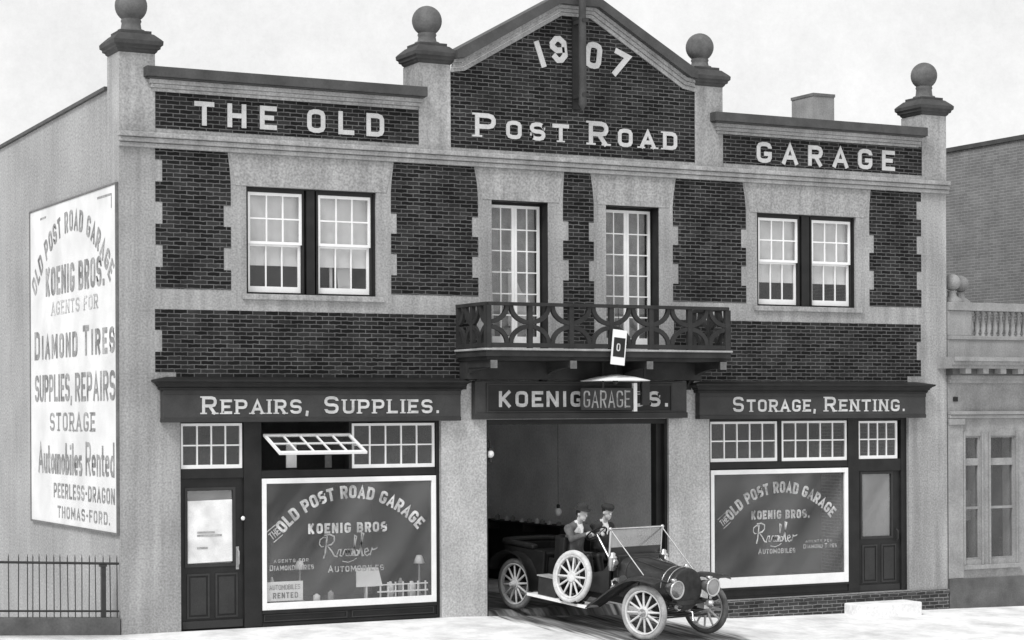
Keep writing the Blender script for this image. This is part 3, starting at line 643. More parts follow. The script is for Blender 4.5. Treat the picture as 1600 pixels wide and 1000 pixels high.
def transom(x0, x1, z0, z1, cols, glassm=GLASS):
    b = MB(); b.sash(x0, x1, z0, z1, .10, .14, .042, cols, 2, .024, .062, .042); wn = b.build('transom_window', WHITE, GB)
    part('pane', glassm, wn, [(x0+.03, x1-.03, .119, .122, z0+.04, z1-.03)]); return wn
transom(1.02, 2.065, 2.595, 3.325, 4); transom(4.005, 5.535, 2.56, 3.31, 5)
transom(11.12, 12.62, 2.555, 3.295, 5); transom(12.72, 14.225, 2.55, 3.30, 5); transom(14.495, 15.43, 2.565, 3.29, 4)
# the tilted middle light of the left shop, hung at its top edge and swung out
b = MB(); b.sash(2.40, 3.93, -.79, 0, -.02, .02, .042, 5, 2, .024, .07, .042); wn = b.build('open_transom_window', WHITE, GB)
wn.matrix_parent_inverse = Matrix.Translation(-GB.location) @ Matrix.Translation((0, .02, 3.13)) @ Matrix.Rotation(R(-68), 4, 'X')
b = MB(); b.box(2.43, 3.90, -.002, .002, -.74, -.02); p = b.build('pane', glass('clear_glass', .06, .85), wn)
b = MB(); b.box(2.93, 3.11, .34, .37, 2.58, 3.0); tag(b.build('notice', CREAM), 'bright upright notice standing behind the tilted open transom', 'notice')
b = MB(); b.box(3.62, 3.74, .34, .36, 2.57, 2.78); tag(b.build('notice', STONED), 'small dark notice standing behind the tilted open transom', 'notice')
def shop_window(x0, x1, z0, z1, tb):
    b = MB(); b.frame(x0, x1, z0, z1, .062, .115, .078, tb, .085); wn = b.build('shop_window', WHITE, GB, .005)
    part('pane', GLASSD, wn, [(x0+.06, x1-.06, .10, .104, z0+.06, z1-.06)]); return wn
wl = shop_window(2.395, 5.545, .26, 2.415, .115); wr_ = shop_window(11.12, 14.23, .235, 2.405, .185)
def window_text(wn, cx, w, rise, z0, kz, m, first):
    b = []; pl, ln = arc(w, rise)
    text(b, 'OLD POST ROAD GARAGE', on_front(cx-w/2, z0, .099), .215, ln, t=.22, gap=.10, d=.003, place=pl)
    a = math.atan2(rise*2, w/2)
    sx, sz = cx-w/2-.20, z0-.10
    text(b, 'THE', lambda u, z, d: (sx+u*.80-z*.6, .099-d, sz+u*.6+z*.8), .13, .19, t=.2, gap=.1, d=.003)
    for o in (-.04, .17): stroke(b[-1], [(0, o), (.2, o)], .016, False, lambda u, z, d: (sx+u*.80-z*.6, .099-d, sz+u*.6+z*.8), 0, .003)
    build_words(b, 'arched_lettering', m, wn)
window_text(wl, 3.99, 2.42, .56, 1.50, 1, GOLDW, 0); window_text(wr_, 12.71, 2.24, .50, 1.46, 1, GOLDD, 0)
b = []; text(b, 'KOENIG BROS', on_front(3.21, 1.485, .099), .17, 1.43, t=.24, gap=.16, d=.003); build_words(b, 'lettering', GOLDW, wl)
b = []; text(b, 'KOENIG BROS.', on_front(12.03, 1.475, .099), .165, 1.32, t=.24, gap=.16, d=.003); build_words(b, 'lettering', GOLDD, wr_)
def script(mb, x0, z0, s):                                  # a joined script hand: capital, small letters, two tall loops
    def cv(p, th): stroke(mb, [(x*s, z*s) for x, z in p], th*s, False, on_front(x0, z0, .099), 0, .003)
    cv([(.30, 1.0+.0), (.12, 1.04), (-.05, .92), (-.08, .72), (.02, .60), (.14, .62)], .05)
    cv([(.16, 1.12), (.45, 1.16), (.66, 1.06), (.66, .84), (.50, .68), (.30, .66), (.52, .40), (.66, .16), (.82, .12)], .07)
    cv([(.30, 1.08), (.26, .7), (.20, .3), (.12, .05)], .08)
    for x in (.92, 1.22, 1.36, 1.50): cv([(x-.14, .18), (x-.04, .44), (x+.08, .44), (x+.02, .16), (x+.14, .14)], .05)
    cv([(1.58, .15), (1.78, 1.02), (1.68, 1.08), (1.66, .5), (1.70, .14), (1.84, .16), (1.86, .36), (1.76, .40)], .06)
    cv([(1.90, .2), (2.14, 1.14), (2.03, 1.18), (2.02, .5), (2.06, .12), (2.16, .14)], .07)
    cv([(2.18, .26), (2.38, .34), (2.32, .46), (2.20, .42), (2.18, .22), (2.30, .10), (2.44, .2)], .05)
    cv([(2.46, .12), (2.56, .46), (2.60, .38), (2.76, .42), (2.84, .48)], .05)
    cv([(1.05, -.10), (1.35, -.16), (1.62, -.08), (1.78, .02)], .04)
b = MB(); script(b, 3.44, 1.05, .36); b.build('script_lettering', FAINT, wl)
b = MB(); script(b, 12.10, 1.01, .34); b.build('script_lettering', mat('faint_letter_bright', .5, .45, 9, .6, 0, 90, .3), wr_)
b = []; text(b, 'AUTOMOBILES', on_front(3.56, .835, .099), .115, 1.02, t=.2, small=.85, gap=.14, d=.003)
text(b, 'AGENTS FOR', on_front(2.60, 1.03, .099), .055, .62, t=.2, gap=.2, d=.003); text(b, 'DIAMOND TIRES', on_front(2.53, .90, .099), .095, .78, t=.2, small=.85, gap=.14, d=.003); build_words(b, 'small_lettering', FAINT, wl)
b = []; text(b, 'AUTOMOBILES', on_front(12.18, .83, .099), .11, .84, t=.2, small=.85, gap=.14, d=.003)
text(b, 'AGENTS FOR', on_front(13.25, 1.01, .099), .05, .62, t=.2, gap=.2, d=.003); text(b, 'DIAMOND TIRES', on_front(13.20, .90, .099), .085, .78, t=.2, small=.85, gap=.14, d=.003); build_words(b, 'small_lettering', FAINT, wr_)
# the two shop doors
def shop_door(x0, x1, z0, z1, gx0, gx1, gz0, gz1, gm):
    b = MB(); wall_grid(b, x0, x1, z0, z1, .12, .17, [(gx0, gx1, gz0, gz1)]); d = b.build('shop_door', WOOD, GB)
    b = MB(); b.frame(gx0-.05, gx1+.05, gz0-.05, gz1+.05, .108, .119, .045)
    xm = (x0+x1)/2
    for a, c in ((x0+.1, xm-.05), (xm+.05, x1-.1)): b.frame(a, c, z0+.16, gz0-.16, .108, .119, .03); b.box(a+.06, c-.06, .112, .1199, z0+.22, gz0-.22)
    b.box(x0+.02, x1-.02, .10, .119, z0, z0+.12)
    b.build('door_moulding', FASCM, d)
    part('pane', gm, d, [(gx0, gx1, .14, .144, gz0, gz1)])
    return d
d = shop_door(1.02, 2.085, .02, 2.44, 1.14, 1.90, 1.06, 2.24, GLASSL)
b = MB(); b.add([(1.135, .132, 1.07), (1.905, .13, 1.085), (1.90, .134, 2.09), (1.14, .131, 2.075)], [(0, 1, 2, 3)]); b.add([(1.14, .131, 1.075), (1.15, .127, 1.07), (1.15, .127, 2.07), (1.14, .131, 2.07)], [(0, 1, 2, 3)])
b.build('paper_notice', PAPER, d)
b = MB()
for z, q in ((1.55, .05), (1.50, .07), (1.3, .03)): b.box(1.3, 1.3+q*6, .1265, .1275, z, z+.03)
b.build('printed_line', FAINT, d)
b = MB(); b.box(1.955, 2.005, .105, .119, .95, 1.32); b.tube([(1.98, .10, 1.28), (1.98, .04, 1.24), (1.98, .04, 1.05), (1.98, .10, 1.0)], .014, 8); b.build('handle', STONE, d)
b = MB(); b.ball((2.06, .06, 1.78), .035, 14, (1, .6, 1)); b.build('bell_push', WHITE, GB)
d = shop_door(14.49, 15.50, .03, 2.33, 14.60, 15.28, 1.08, 2.27, GLASSL)
b = MB(); b.tube([(15.40, .10, 1.2), (15.40, .05, 1.17), (15.40, .05, 1.02), (15.40, .10, .98)], .013, 8); b.build('handle', IRON, d)
part('blind', mat('dim_blind', .22, .3, 5, .9, 0), d, [(14.58, 15.30, .20, .205, 1.05, 2.3)])

# display behind the left shop window: board, rail and cans replace street reflections
t = thing('notice_card', (2.8, .16, .375), 'white card reading AUTOMOBILES RENTED in a bottom corner of the shop window', 'sign')
b = MB(); b.box(2.475, 3.13, .135, .15, .395, .715); b.build('card', WHITE, t)
b = []; text(b, 'AUTOMOBILES', on_front(2.54, .58, .134), .085, .54, t=.15, gap=.15, d=.003); text(b, 'RENTED', on_front(2.60, .44, .134), .095, .44, t=.2, gap=.25, d=.003); build_words(b, 'lettering', SIGNL, t)
part('window_bed', WOOD, GB, [(2.40, 5.54, .13, 1.3, .25, .34), (11.13, 14.22, .13, 1.3, .24, .33)])
t = tag(MB.build((lambda m: (m.prism([(4.12, .56), (4.60, .56), (4.52, .88), (4.12, .88)], .20, .22), m.box(4.3, 4.33, .221, .3, .34, .86), m)[2])(MB()), 'reflection_board', CREAM), 'pale slanted board standing in for a reflection in the shop window beside the low rail', 'board')
t = thing('reflection_rail', (5.1, .5, .34), 'low white rail standing in for a reflection along the foot of the shop window', 'rail')
b = MB(); b.box(4.5, 5.44, .18, .20, .45, .475); b.box(4.5, 5.44, .18, .20, .57, .59)
for i in range(7): b.box(4.55+.14*i, 4.575+.14*i, .201, .22, .341, .62)
b.build('rail', WHITE, t)
for x, z, lab in ((3.20, .93, 'small table lamp with a white shade behind the DIAMOND TIRES lettering'), (5.40, .95, 'small table lamp with a white shade above the low white rail')):
    t = thing('table_lamp', (x, .45, .34), lab, 'lamp', 'lamps in the REPAIRS, SUPPLIES. shop window')
    b = MB(); b.lathe([(.04, z+.09), (.05, z+.08), (.10, z-.05), (.098, z-.05), (.045, z+.075)], (x, .45, 0), 'z', 20); b.build('lamp_shade', WHITE, t)
    b = MB(); b.lathe([(.08, .341), (.08, .36), (.02, .39), (.015, z-.02), (.03, z), (.02, z+.03)], (x, .45, 0), 'z', 14); b.build('lamp_base', STONE, t)
CANS = ((2.66, .33, .44, .045, 'slim added can standing behind the white notice card'), (2.98, .3, .2, .05, 'short pale added can beside the white notice card'), (3.45, .32, .13, .06, 'squat grey added can between the notice card and the slanted board'), (3.72, .36, .17, .05, 'short pale added can nearest the slanted board'), (4.80, .33, .28, .06, 'grey can behind the low white rail, added nearest the slanted board'), (5.0, .35, .33, .05, 'tallest pale added can behind the low white rail'), (5.2, .33, .27, .07, 'broad grey added can behind the low white rail, nearest the table lamp'))
for i, (x, y, h, r, lab) in enumerate(CANS):
    b = MB(); b.lathe([(r*.9, .341), (r, .36), (r, .34+h*.78), (r*.5, .34+h*.9), (r*.35, .34+h)], (x, y, 0), 'z', 16)
    tag(b.build('reflection_can', STONE if i % 2 else CREAM), lab, 'can', 'cans standing in for reflections in the shop window')
# inside the garage: shelved tins standing in for glints, and a hanging bulb
t = thing('wall_shelf', (10.6, 6.2, 1.2), 'dark wall shelf inside the garage carrying tins that stand in for glints', 'shelf')
part('board', WOOD, t, [(10.5, 10.798, 4.3, 8.2, 1.16, 1.195)]); [part('bracket', IRON, t, [(10.5, 10.798, y, y+.04, 1.0, 1.159)]) for y in (4.6, 6.2, 7.8)]
for i in range(9):
    y = 4.9+.33*i+random.uniform(-.1, .1); b = MB(); h = random.uniform(.07, .13); b.lathe([(.05, 1.196), (.05, 1.196+h*.7), (.02, 1.196+h*.9), (.02, 1.196+h)], (10.6, y, 0), 'z', 12)
    tag(b.build('glint_tin', WHITE if i % 2 else STONE), 'small bright tin standing in for a glint inside the dark garage', 'tin', 'tins standing in for glints in the garage')
t = thing('bulb_lamp', (9.55, 3, 1.57), 'bare bulb hanging on a cord inside the garage above the car', 'lamp')
b = MB(); b.ball((9.55, 3.0, 1.57), .07, 16, (1, 1, 1.15)); b.build('bulb', WHITE, t)
b = MB(); b.tube([(9.55, 3.0, 3.9), (9.55, 3.0, 1.69)], .004, 6); b.lathe([(.03, 1.63), (.035, 1.70), (.015, 1.72)], (9.55, 3.0, 0), 'z', 12); b.build('cord', IRON, t)

# ------------------------------------------------------------------ the painted board on the side wall
t = thing('wall_sign', (-.03, 2.75, 1.59), 'tall white sign board with faded lettering on the stucco side wall', 'sign')
part('board', SIGNW, t, [(-.035, -.002, .075, 5.29, 1.60, 7.115)])
b = MB(); b.box(-.05, -.002, .045, .073, 1.57, 7.145); b.box(-.05, -.002, 5.292, 5.32, 1.57, 7.145); b.box(-.05, -.002, .073, 5.292, 1.57, 1.598); b.box(-.05, -.002, .073, 5.292, 7.117, 7.145); b.build('frame', STONED, t)
def side_text(s, ya, yb, z0, h, m, name='lettering', **k):
    b = []; text(b, s, lambda u, z, d: (-.036-d, ya-u, z0+z), h, ya-yb, d=.003, **k); build_words(b, name, m, t)
b = []; pl, ln = arc(4.55, 1.0)
text(b, 'OLD POST ROAD GARAGE', lambda u, z, d: (-.036-d, 4.95-u, 5.58+z), .36, ln, t=.2, gap=.22, d=.003, place=pl); build_words(b, 'arched_lettering', SIGNL, t)
side_text('KOENIG BROS.', 4.24, .70, 5.555, .49, SIGNL, t=.2, gap=.2)
side_text('AGENTS FOR', 3.9, 1.07, 5.205, .235, SIGNF, t=.15, gap=.25, serif=True)
side_text('DIAMOND TIRES', 5.03, .165, 4.455, .50, SIGNL, t=.2, gap=.22, small=.84)
side_text('SUPPLIES,', 5.0, 2.62, 3.71, .47, SIGNL, t=.17, gap=.16); side_text('REPAIRS', 2.42, .14, 3.70, .48, SIGNL, t=.17, gap=.16)
side_text('STORAGE', 4.02, 1.25, 3.20, .315, SIGNL, t=.17, gap=.22, serif=True)
side_text('Automobiles', 4.80, 2.02, 2.455, .54, SIGNL, t=.16, gap=.10); side_text('Rented', 1.82, .20, 2.47, .56, SIGNL, t=.16, gap=.12)
side_text('PEERLESS-DRAGON', 3.79, .19, 2.045, .255, SIGNL, t=.18, gap=.2); side_text('THOMAS-FORD.', 3.55, .45, 1.705, .205, SIGNL, t=.18, gap=.22)
side_text('CARS', 4.9, 4.1, 2.06, .14, SIGNF, t=.2, gap=.2) if False else None
b = MB()
for p in ([(.30, 6.76), (.30, 6.98), (1.08, 6.985)], [(4.22, 6.955), (4.6, 6.945)]): stroke(b, p, .035, False, lambda u, z, d: (-.036-d, u, z), 0, .003)
b.build('border_mark', SIGNL, t)

# ------------------------------------------------------------------ iron fence on its kerb, left of the corner
t = thing('iron_fence', (-.9, 0, 0), 'low iron picket fence on a dark kerb below the painted wall sign', 'fence')
FX0, FX1 = -3.4, -.02
def fz(x): return .27-.05*x
b = MB(); b.prism([(FX0, -.1), (FX1, -.3), (FX1, fz(FX1)), (FX0, fz(FX0))], -.02, .16); b.build('kerb', NEIGHB, t)
b = MB(); b.tube([(FX0, .05, fz(FX0)+.85), (FX1, .05, fz(FX1)+.85)], .02, 8); b.build('rail', IRON, t)
b = MB(); b.tube([(FX0, .05, fz(FX0)+.10), (FX1, .05, fz(FX1)+.10)], .016, 8); b.build('rail', IRON, t)
for i in range(30):
    x = -.05-.112*i+random.uniform(-.008, .008); le = random.uniform(-.012, .012)
    if x < -1.45: x = -1.47-.145*(i-13)
    if x < FX0: break
    b = MB(); b.tube([(x, .05, fz(x)-.01), (x+le, .05, fz(x)+.93), (x+le, .05, fz(x)+.985)], [.0085, .0085, .002], 6); b.build('picket', IRON, t)
for x in (-.27, -2.9):
    b = MB(); b.box(x-.035, x+.035, .02, .09, fz(x)-.02, fz(x)+.80); b.box(x-.06, x+.05, .01, .10, fz(x)+.80, fz(x)+.835); b.build('post', IRON, t)

# ------------------------------------------------------------------ stone step under the right shop door
b = MB(); b.prism([(14.0, -.62), (15.44, -.62), (15.43, -.06), (14.02, -.06)], -.8, -.145, 'z'); o = b.build('stone_step', mat('white_stone', .80, .14, 3, .9, .4, 18), bevel=.025)
tag(o, 'white stone step below a dark shop door against the brick plinth', 'step')

# ------------------------------------------------------------------ neighbours on the right
NB = thing('shop_building', (19.2, 0, 0), 'low grey stone shop building with a balustrade beside the garage', 'building')
NX0, NX1 = 16.60, 21.9
NWIN = [(17.02, 17.43), (17.66, 18.31), (18.75, 19.40), (19.65, 20.30), (20.55, 21.2)]
b = MB(); wall_grid(b, NX0, NX1, -1, 4.14, .02, .4, [(a, c, .55, 2.98) for a, c in NWIN]); b.build('front_wall', NEIGH, NB)
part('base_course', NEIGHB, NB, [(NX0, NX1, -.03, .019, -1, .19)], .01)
part('corner_strip', NEIGH, NB, [(NX0, 16.97, -.01, .019, .195, 3.28)], .01)
part('architrave', NEIGH, NB, [(NX0, NX1, -.09, .019, 3.40, 3.47), (NX0, NX1, -.06, .019, 3.33, 3.395), (NX0, 16.99, -.05, .019, 3.20, 3.325)], .01)
part('window_surround', NEIGH, NB, [(16.975, 17.018, -.02, .019, .45, 3.06), (17.435, 17.47, -.02, .019, .45, 3.06), (17.62, 17.658, -.02, .019, .45, 3.06), (18.315, 18.35, -.02, .019, .45, 3.06), (16.96, 18.38, -.05, .019, .36, .445)], .008)
b = MB()
for z0, z1, y in ((4.02, 4.09, -.08), (4.09, 4.17, -.12), (4.30, 4.37, -.42), (4.37, 4.44, -.48), (4.44, 4.52, -.53)): b.box(NX0-(.26 if y < -.3 else .02), NX1, y, .018 if y > -.3 or True else 0, z0, z1)
cn = b.build('cornice', NEIGH, NB)
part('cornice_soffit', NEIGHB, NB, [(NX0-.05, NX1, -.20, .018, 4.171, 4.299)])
for i in range(12): part('modillion', STONE, cn, [(16.72+.44*i, 16.86+.44*i, -.38, -.201, 4.20, 4.299)])
part('parapet_base', NEIGH, NB, [(NX0, NX1, .0, .3, 4.521, 4.87), (NX0, NX1, -.05, .35, 4.80, 4.87)][:1])
bs = part('balustrade', NEIGH, NB, [(NX0, NX1, -.03, .33, 4.871, 4.95), (NX0, NX1, -.05, .35, 5.44, 5.60), (NX0, 17.2, .0, .30, 4.951, 5.439), (20.3, 20.9, .0, .30, 4.951, 5.439)], .01)
for i in range(20):
    x = 17.30+.152*i
    b = MB(); b.lathe([(.05, 4.951), (.05, 4.98), (.03, 5.0), (.062, 5.10), (.055, 5.17), (.028, 5.30), (.025, 5.34), (.045, 5.36), (.028, 5.38), (.05, 5.41), (.05, 5.439)], (x, .15, 0), 'z', 12); b.build('baluster', STONE, bs)
for y in (.25, .62):
    x = 16.92 if y < .4 else 17.44
    b = MB(); b.lathe([(.20, 5.60), (.20, 5.66), (.09, 5.74), (.08, 5.80), (.10, 5.84)], (x, y, 0), 'z', 20); b.ball((x, y, 6.01), .165, 24); b.build('ball_finial', NEIGH, bs)
part('parapet_return', NEIGH, NB, [(NX0, 17.5, .36, 1.0, 4.6, 5.595)])
part('roof', COPING, NB, [(NX0, NX1, .41, 9, 4.1, 4.5)])
part('room_wall', DARK, NB, [(NX0, NX1, 2.5, 2.6, -.5, 4.0)])
for i, (a, c) in enumerate(NWIN):
    b = MB(); b.frame(a, c, .55, 2.98, .06, .12, .035); b.box(a+.035, c-.035, .055, .125, 2.40, 2.54); b.box(a+.035, c-.035, .07, .11, 1.54, 1.59); wn = b.build('window', NEIGH, NB)
    part('pane', GLASS, wn, [(a+.03, c-.03, .088, .092, .58, 2.95)])
    if i == 0: part('curtain', mat('dim_blind', .22, .3, 5, .9, 0), wn, [(a+.02, c-.02, .3, .305, 1.3, 1.9)])
part('vent', WOOD, NB, [(16.74, 16.84, -.008, .019, 3.66, 3.75)])
TB = thing('brick_building', (26, 8, 0), 'tall pale brick building rising behind the low stone shop', 'building')
part('wall', NBRICK, TB, [(22.0, 34, .3, 24, -1.5, 9.56)]); part('coping', COPING, TB, [(21.95, 34.05, .25, 24.05, 9.561, 9.66)])

# ------------------------------------------------------------------ the touring car driving out of the doorway
BODY = mat('car_paint', .028, .35, 5, .34, .05, 40, .15, 0, .5)
REAR_SHADED = mat('rear_paint_shaded', .008, .3, 6, .6, .02, 40, .05, 0, .2)  # car paint darkened: garage shade put into the rear's colour
FEND = mat('car_fender', .034, .4, 6, .4, .05, 40, .15, 0, .55)
LEATH = mat('leather', .010, .25, 9, .5, .2, 50)
STAY = mat('plated_rod', .42, .2, 8, .4, .03, 60, .05, .5, .5)
BRASS = mat('polished_brass', .62, .15, 8, .28, .03, 60, .05, .85, .5)
TYRE = mat('tyre_dusty', .13, .35, 7, .85, .2, 40); TYREW = mat('tyre_pale', .55, .2, 7, .85, .15, 40); TYREG = mat('tyre_grey', .34, .28, 7, .85, .15, 40)
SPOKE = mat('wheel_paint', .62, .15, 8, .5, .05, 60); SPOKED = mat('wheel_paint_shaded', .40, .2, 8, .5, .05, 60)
CAR = thing('touring_car', (7.8645, .462, .034), 'dark open touring car with spoked wheels and brass lamps leaving the garage', 'car')
CAR.rotation_euler = (0, R(5), R(-77))
CARM = Matrix.Translation(CAR.location) @ Matrix.Rotation(R(-77), 4, 'Z') @ Matrix.Rotation(R(5), 4, 'Y')
def cbuild(b, name, m, parent=None, bevel=0): return b.build(name, m, parent or CAR, bevel, True)
def wheel(x, y, z, rz, tyre, spoke, name='wheel', lean=0, rot=0, hub=True):
    M = Matrix.Translation((x, y, z)) @ Matrix.Rotation(rz, 4, 'Z') @ Matrix.Rotation(lean, 4, 'X') @ Matrix.Rotation(rot, 4, 'Y')
    M3 = M.to_3x3(); s = 1 if y > 0 else -1; b = MB()
    prof = [(.335, -.03), (.352, -.042), (.362, -.042), (.362, .042), (.352, .042), (.335, .03)]
    n = 36; rings = []
    for k in range(n+1):
        a = 2*math.pi*k/n; rings.append([M @ Vector((r*math.cos(a), h, r*math.sin(a))) for r, h in prof])
    b.loft(rings, True, False, False)
    for k in range(12):
        a = 2*math.pi*(k+.5)/12; u = Vector((math.cos(a), 0, math.sin(a)))
        b.tube([M @ (u*.05), M @ (u*.14), M @ (u*.337)], [.026, .021, .0165], 8)
    b.lathe([(.085, -.035), (.095, -.03), (.095, .03), (.085, .035)], (x, y, z), 'y', 20, True, M3)
    w_ = cbuild(b, name, spoke)
    b = MB(); rings = []
    for k in range(n+1):
        a = 2*math.pi*k/n
        rings.append([M @ Vector(((.402+.05*math.cos(q))*math.cos(a), .05*math.sin(q), (.402+.05*math.cos(q))*math.sin(a))) for q in [2*math.pi*i/12 for i in range(12)]])
    b.loft(rings, True, False); cbuild(b, 'tyre', tyre, w_)
    if hub:
        b = MB(); b.lathe([(.062, .0), (.062, s*.06), (.045, s*.075), (.04, s*.115), (.0299, s*.125)], (x, y, z), 'y', 18, True, M3); cbuild(b, 'hub_cap', BRASS if tyre is TYREG else spoke, w_)
    return w_
WBASE = 3.22
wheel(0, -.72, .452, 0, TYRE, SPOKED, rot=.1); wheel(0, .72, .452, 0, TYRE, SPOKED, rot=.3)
wheel(WBASE, -.72, .452, R(9), TYREG, SPOKE, rot=.15); wheel(WBASE, .72, .452, R(9), TYRE, SPOKE, rot=.25)
wheel(1.60, -.86, .815, R(2), TYREW, SPOKE, 'spare_wheel', R(-7), .2, False)
b = MB()                                                    # frame, axles, springs
for s in (-1, 1):
    b.box(-.7, 3.45, s*.40-.03, s*.40+.03, .56, .66)
    for x0, x1 in ((2.70, 3.74), (-.65, .65)):
        b.tube([(x0, s*.40, .60), (x0+.25*(x1-x0), s*.42, .50), ((x0+x1)/2, s*.44, .46), (x0+.75*(x1-x0), s*.42, .50), (x1, s*.40, .60)], .03, 8)
    b.tube([(3.40, s*.40, .62), (3.62, s*.40, .64), (3.76, s*.40, .59)], [.035, .03, .025], 8)
b.tube([(3.22, -.66, .44), (3.22, -.4, .38), (3.22, .4, .38), (3.22, .66, .44)], .032, 10); b.tube([(0, -.66, .45), (0, .66, .45)], .05, 10); b.lathe([(.05, -.2), (.15, -.1), (.17, 0), (.15, .1), (.05, .2)], (0, 0, .45), 'y', 18)
b.box(.3, 2.9, -.3, .3, .42, .555); b.box(3.43, 3.47, -.40, .40, .57, .64); b.tube([(3.36, -.62, .36), (3.36, .62, .36)], .016, 8)
cbuild(b, 'chassis', BODY)
b = MB(); b.tube([(3.45, 0, .47), (3.62, 0, .47), (3.64, 0, .33), (3.76, 0, .33)], .016, 8); cbuild(b, 'starting_crank', BRASS)
b = MB(); b.lathe([(.05, 0), (.065, .02), (.065, .1), (.03, .13)], (3.60, .36, .60), 'x', 14); b.box(3.50, 3.66, .22, .34, .52, .58); cbuild(b, 'spring_fitting', BRASS); b = MB(); b.lathe([(.04, 0), (.05, .03), (.045, .08)], (3.62, -.40, .58), 'x', 14); cbuild(b, 'spring_fitting', BRASS)
# bonnet lofted from the round radiator back to the square cowl
def sec(x, w, zc, h, e, n=32):
    r = []
    for k in range(n):
        a = 2*math.pi*k/n; c, s = math.cos(a), math.sin(a)
        r.append((x, w*math.copysign(abs(c)**e, c), zc+h*math.copysign(abs(s)**e, s)))
    return r
b = MB(); b.loft([sec(2.30, .47, .87, .37, .55), sec(2.42, .455, .87, .36, .58), sec(2.8, .40, .85, .352, .75), sec(3.2, .352, .83, .345, .95), sec(3.37, .345, .825, .343, 1)]); hood = cbuild(b, 'bonnet', BODY)
for x, w_, zc, h, e in ((3.33, .351, .825, .349, 1), (3.20, .356, .83, .349, .95), (2.46, .457, .869, .362, .59)):
    b = MB(); q = sec(x, w_, zc, h, e); b.tube([p for k, p in enumerate(q) if 0 <= k <= 16], .008, 6); cbuild(b, 'bonnet_band', BRASS if x > 2.5 else FEND, hood)
b = MB()
for f in (.27, .73): pass
for s in (-1, 1): b.tube([(2.44, s*.30, 1.213), (2.8, s*.27, 1.166), (3.2, s*.225, 1.104), (3.34, s*.215, 1.096)], .006, 6)
b.tube([(2.42, 0, 1.234), (2.8, 0, 1.206), (3.2, 0, 1.178), (3.36, 0, 1.17)], .008, 6); cbuild(b, 'bonnet_hinge', FEND, hood)
b = MB(); b.lathe([(.33, 3.372), (.352, 3.385), (.352, 3.45), (.335, 3.465), (.30, 3.462), (.02, 3.46)], (0, 0, .825), 'x', 36); rad = cbuild(b, 'radiator', mat('radiator_core', .04, .3, 12, .6, .3, 120))
b = MB(); b.tube([(3.452, .343*math.cos(2*math.pi*k/40), .825+.343*math.sin(2*math.pi*k/40)) for k in range(40)], .011, 6, True); cbuild(b, 'radiator_rim', FEND, rad)
b = MB(); b.lathe([(.03, 1.17), (.05, 1.19), (.05, 1.22), (.02, 1.245)], (3.42, 0, 0), 'z', 14); cbuild(b, 'filler_cap', BRASS, rad)
# body tub: open front seat, rounded tonneau
b = MB()
b.box(2.18, 2.31, -.48, .48, .58, 1.255); b.box(.55, 2.19, -.50, .50, .56, .64)
cbuild(b, 'floor_and_dash', BODY, None, .015)
def tub(x0, x1, w, z0, z1, th, n=9):
    out_, inn = [], []
    for k in range(n+1):
        a = math.pi*k/n; out_.append((x0+(.30 if True else 0)-(.30)*math.sin(a)**.7, -w*math.copysign(abs(math.cos(a))**.6, math.cos(a)))); inn.append((x0+.30-(.30-th)*math.sin(a)**.7, -(w-th)*math.copysign(abs(math.cos(a))**.6, math.cos(a))))
    o = [(x1, -w)]+out_+[(x1, w)]; i = [(x1, -w+th)]+inn+[(x1, w-th)]
    return o+i[::-1]
b = MB(); b.prism(tub(-.62, .62, .64, 0, 0, .06), .58, 1.10, 'z'); b.box(-.5, .6, -.57, .57, .58, .66); b.box(.56, .62, -.579, .579, .66, 1.05); cbuild(b, 'rear_body', REAR_SHADED, None, .02)
b = MB(); b.prism(tub(-.66, .35, .67, 0, 0, .12), 1.101, 1.19, 'z'); b.box(-.42, .18, -.55, .55, .70, .98); cbuild(b, 'rear_seat', LEATH, None, .03)
b = MB(); b.prism(tub(.66, 1.08, .60, 0, 0, .10), .96, 1.40, 'z'); b.box(.72, 1.30, -.50, .50, .64, .955); cbuild(b, 'front_seat', LEATH, None, .035)
for y in (-.56, .51):
    b = MB(); b.box(.64, 1.34, y, y+.05, .60, 1.0); cbuild(b, 'seat_side', REAR_SHADED, None, .02)
    b = MB(); b.prism([(1.342, .58), (2.18, .58), (2.18, 1.12), (2.02, .96), (1.8, .90), (1.342, .88)], -y-.004 if y > 0 else y+.004, (-y-.044) if y > 0 else y+.044) if y < 0 else b.prism([(1.342, .58), (2.18, .58), (2.18, 1.12), (2.02, .96), (1.8, .90), (1.342, .88)], .516, .556); cbuild(b, 'body_side', BODY)
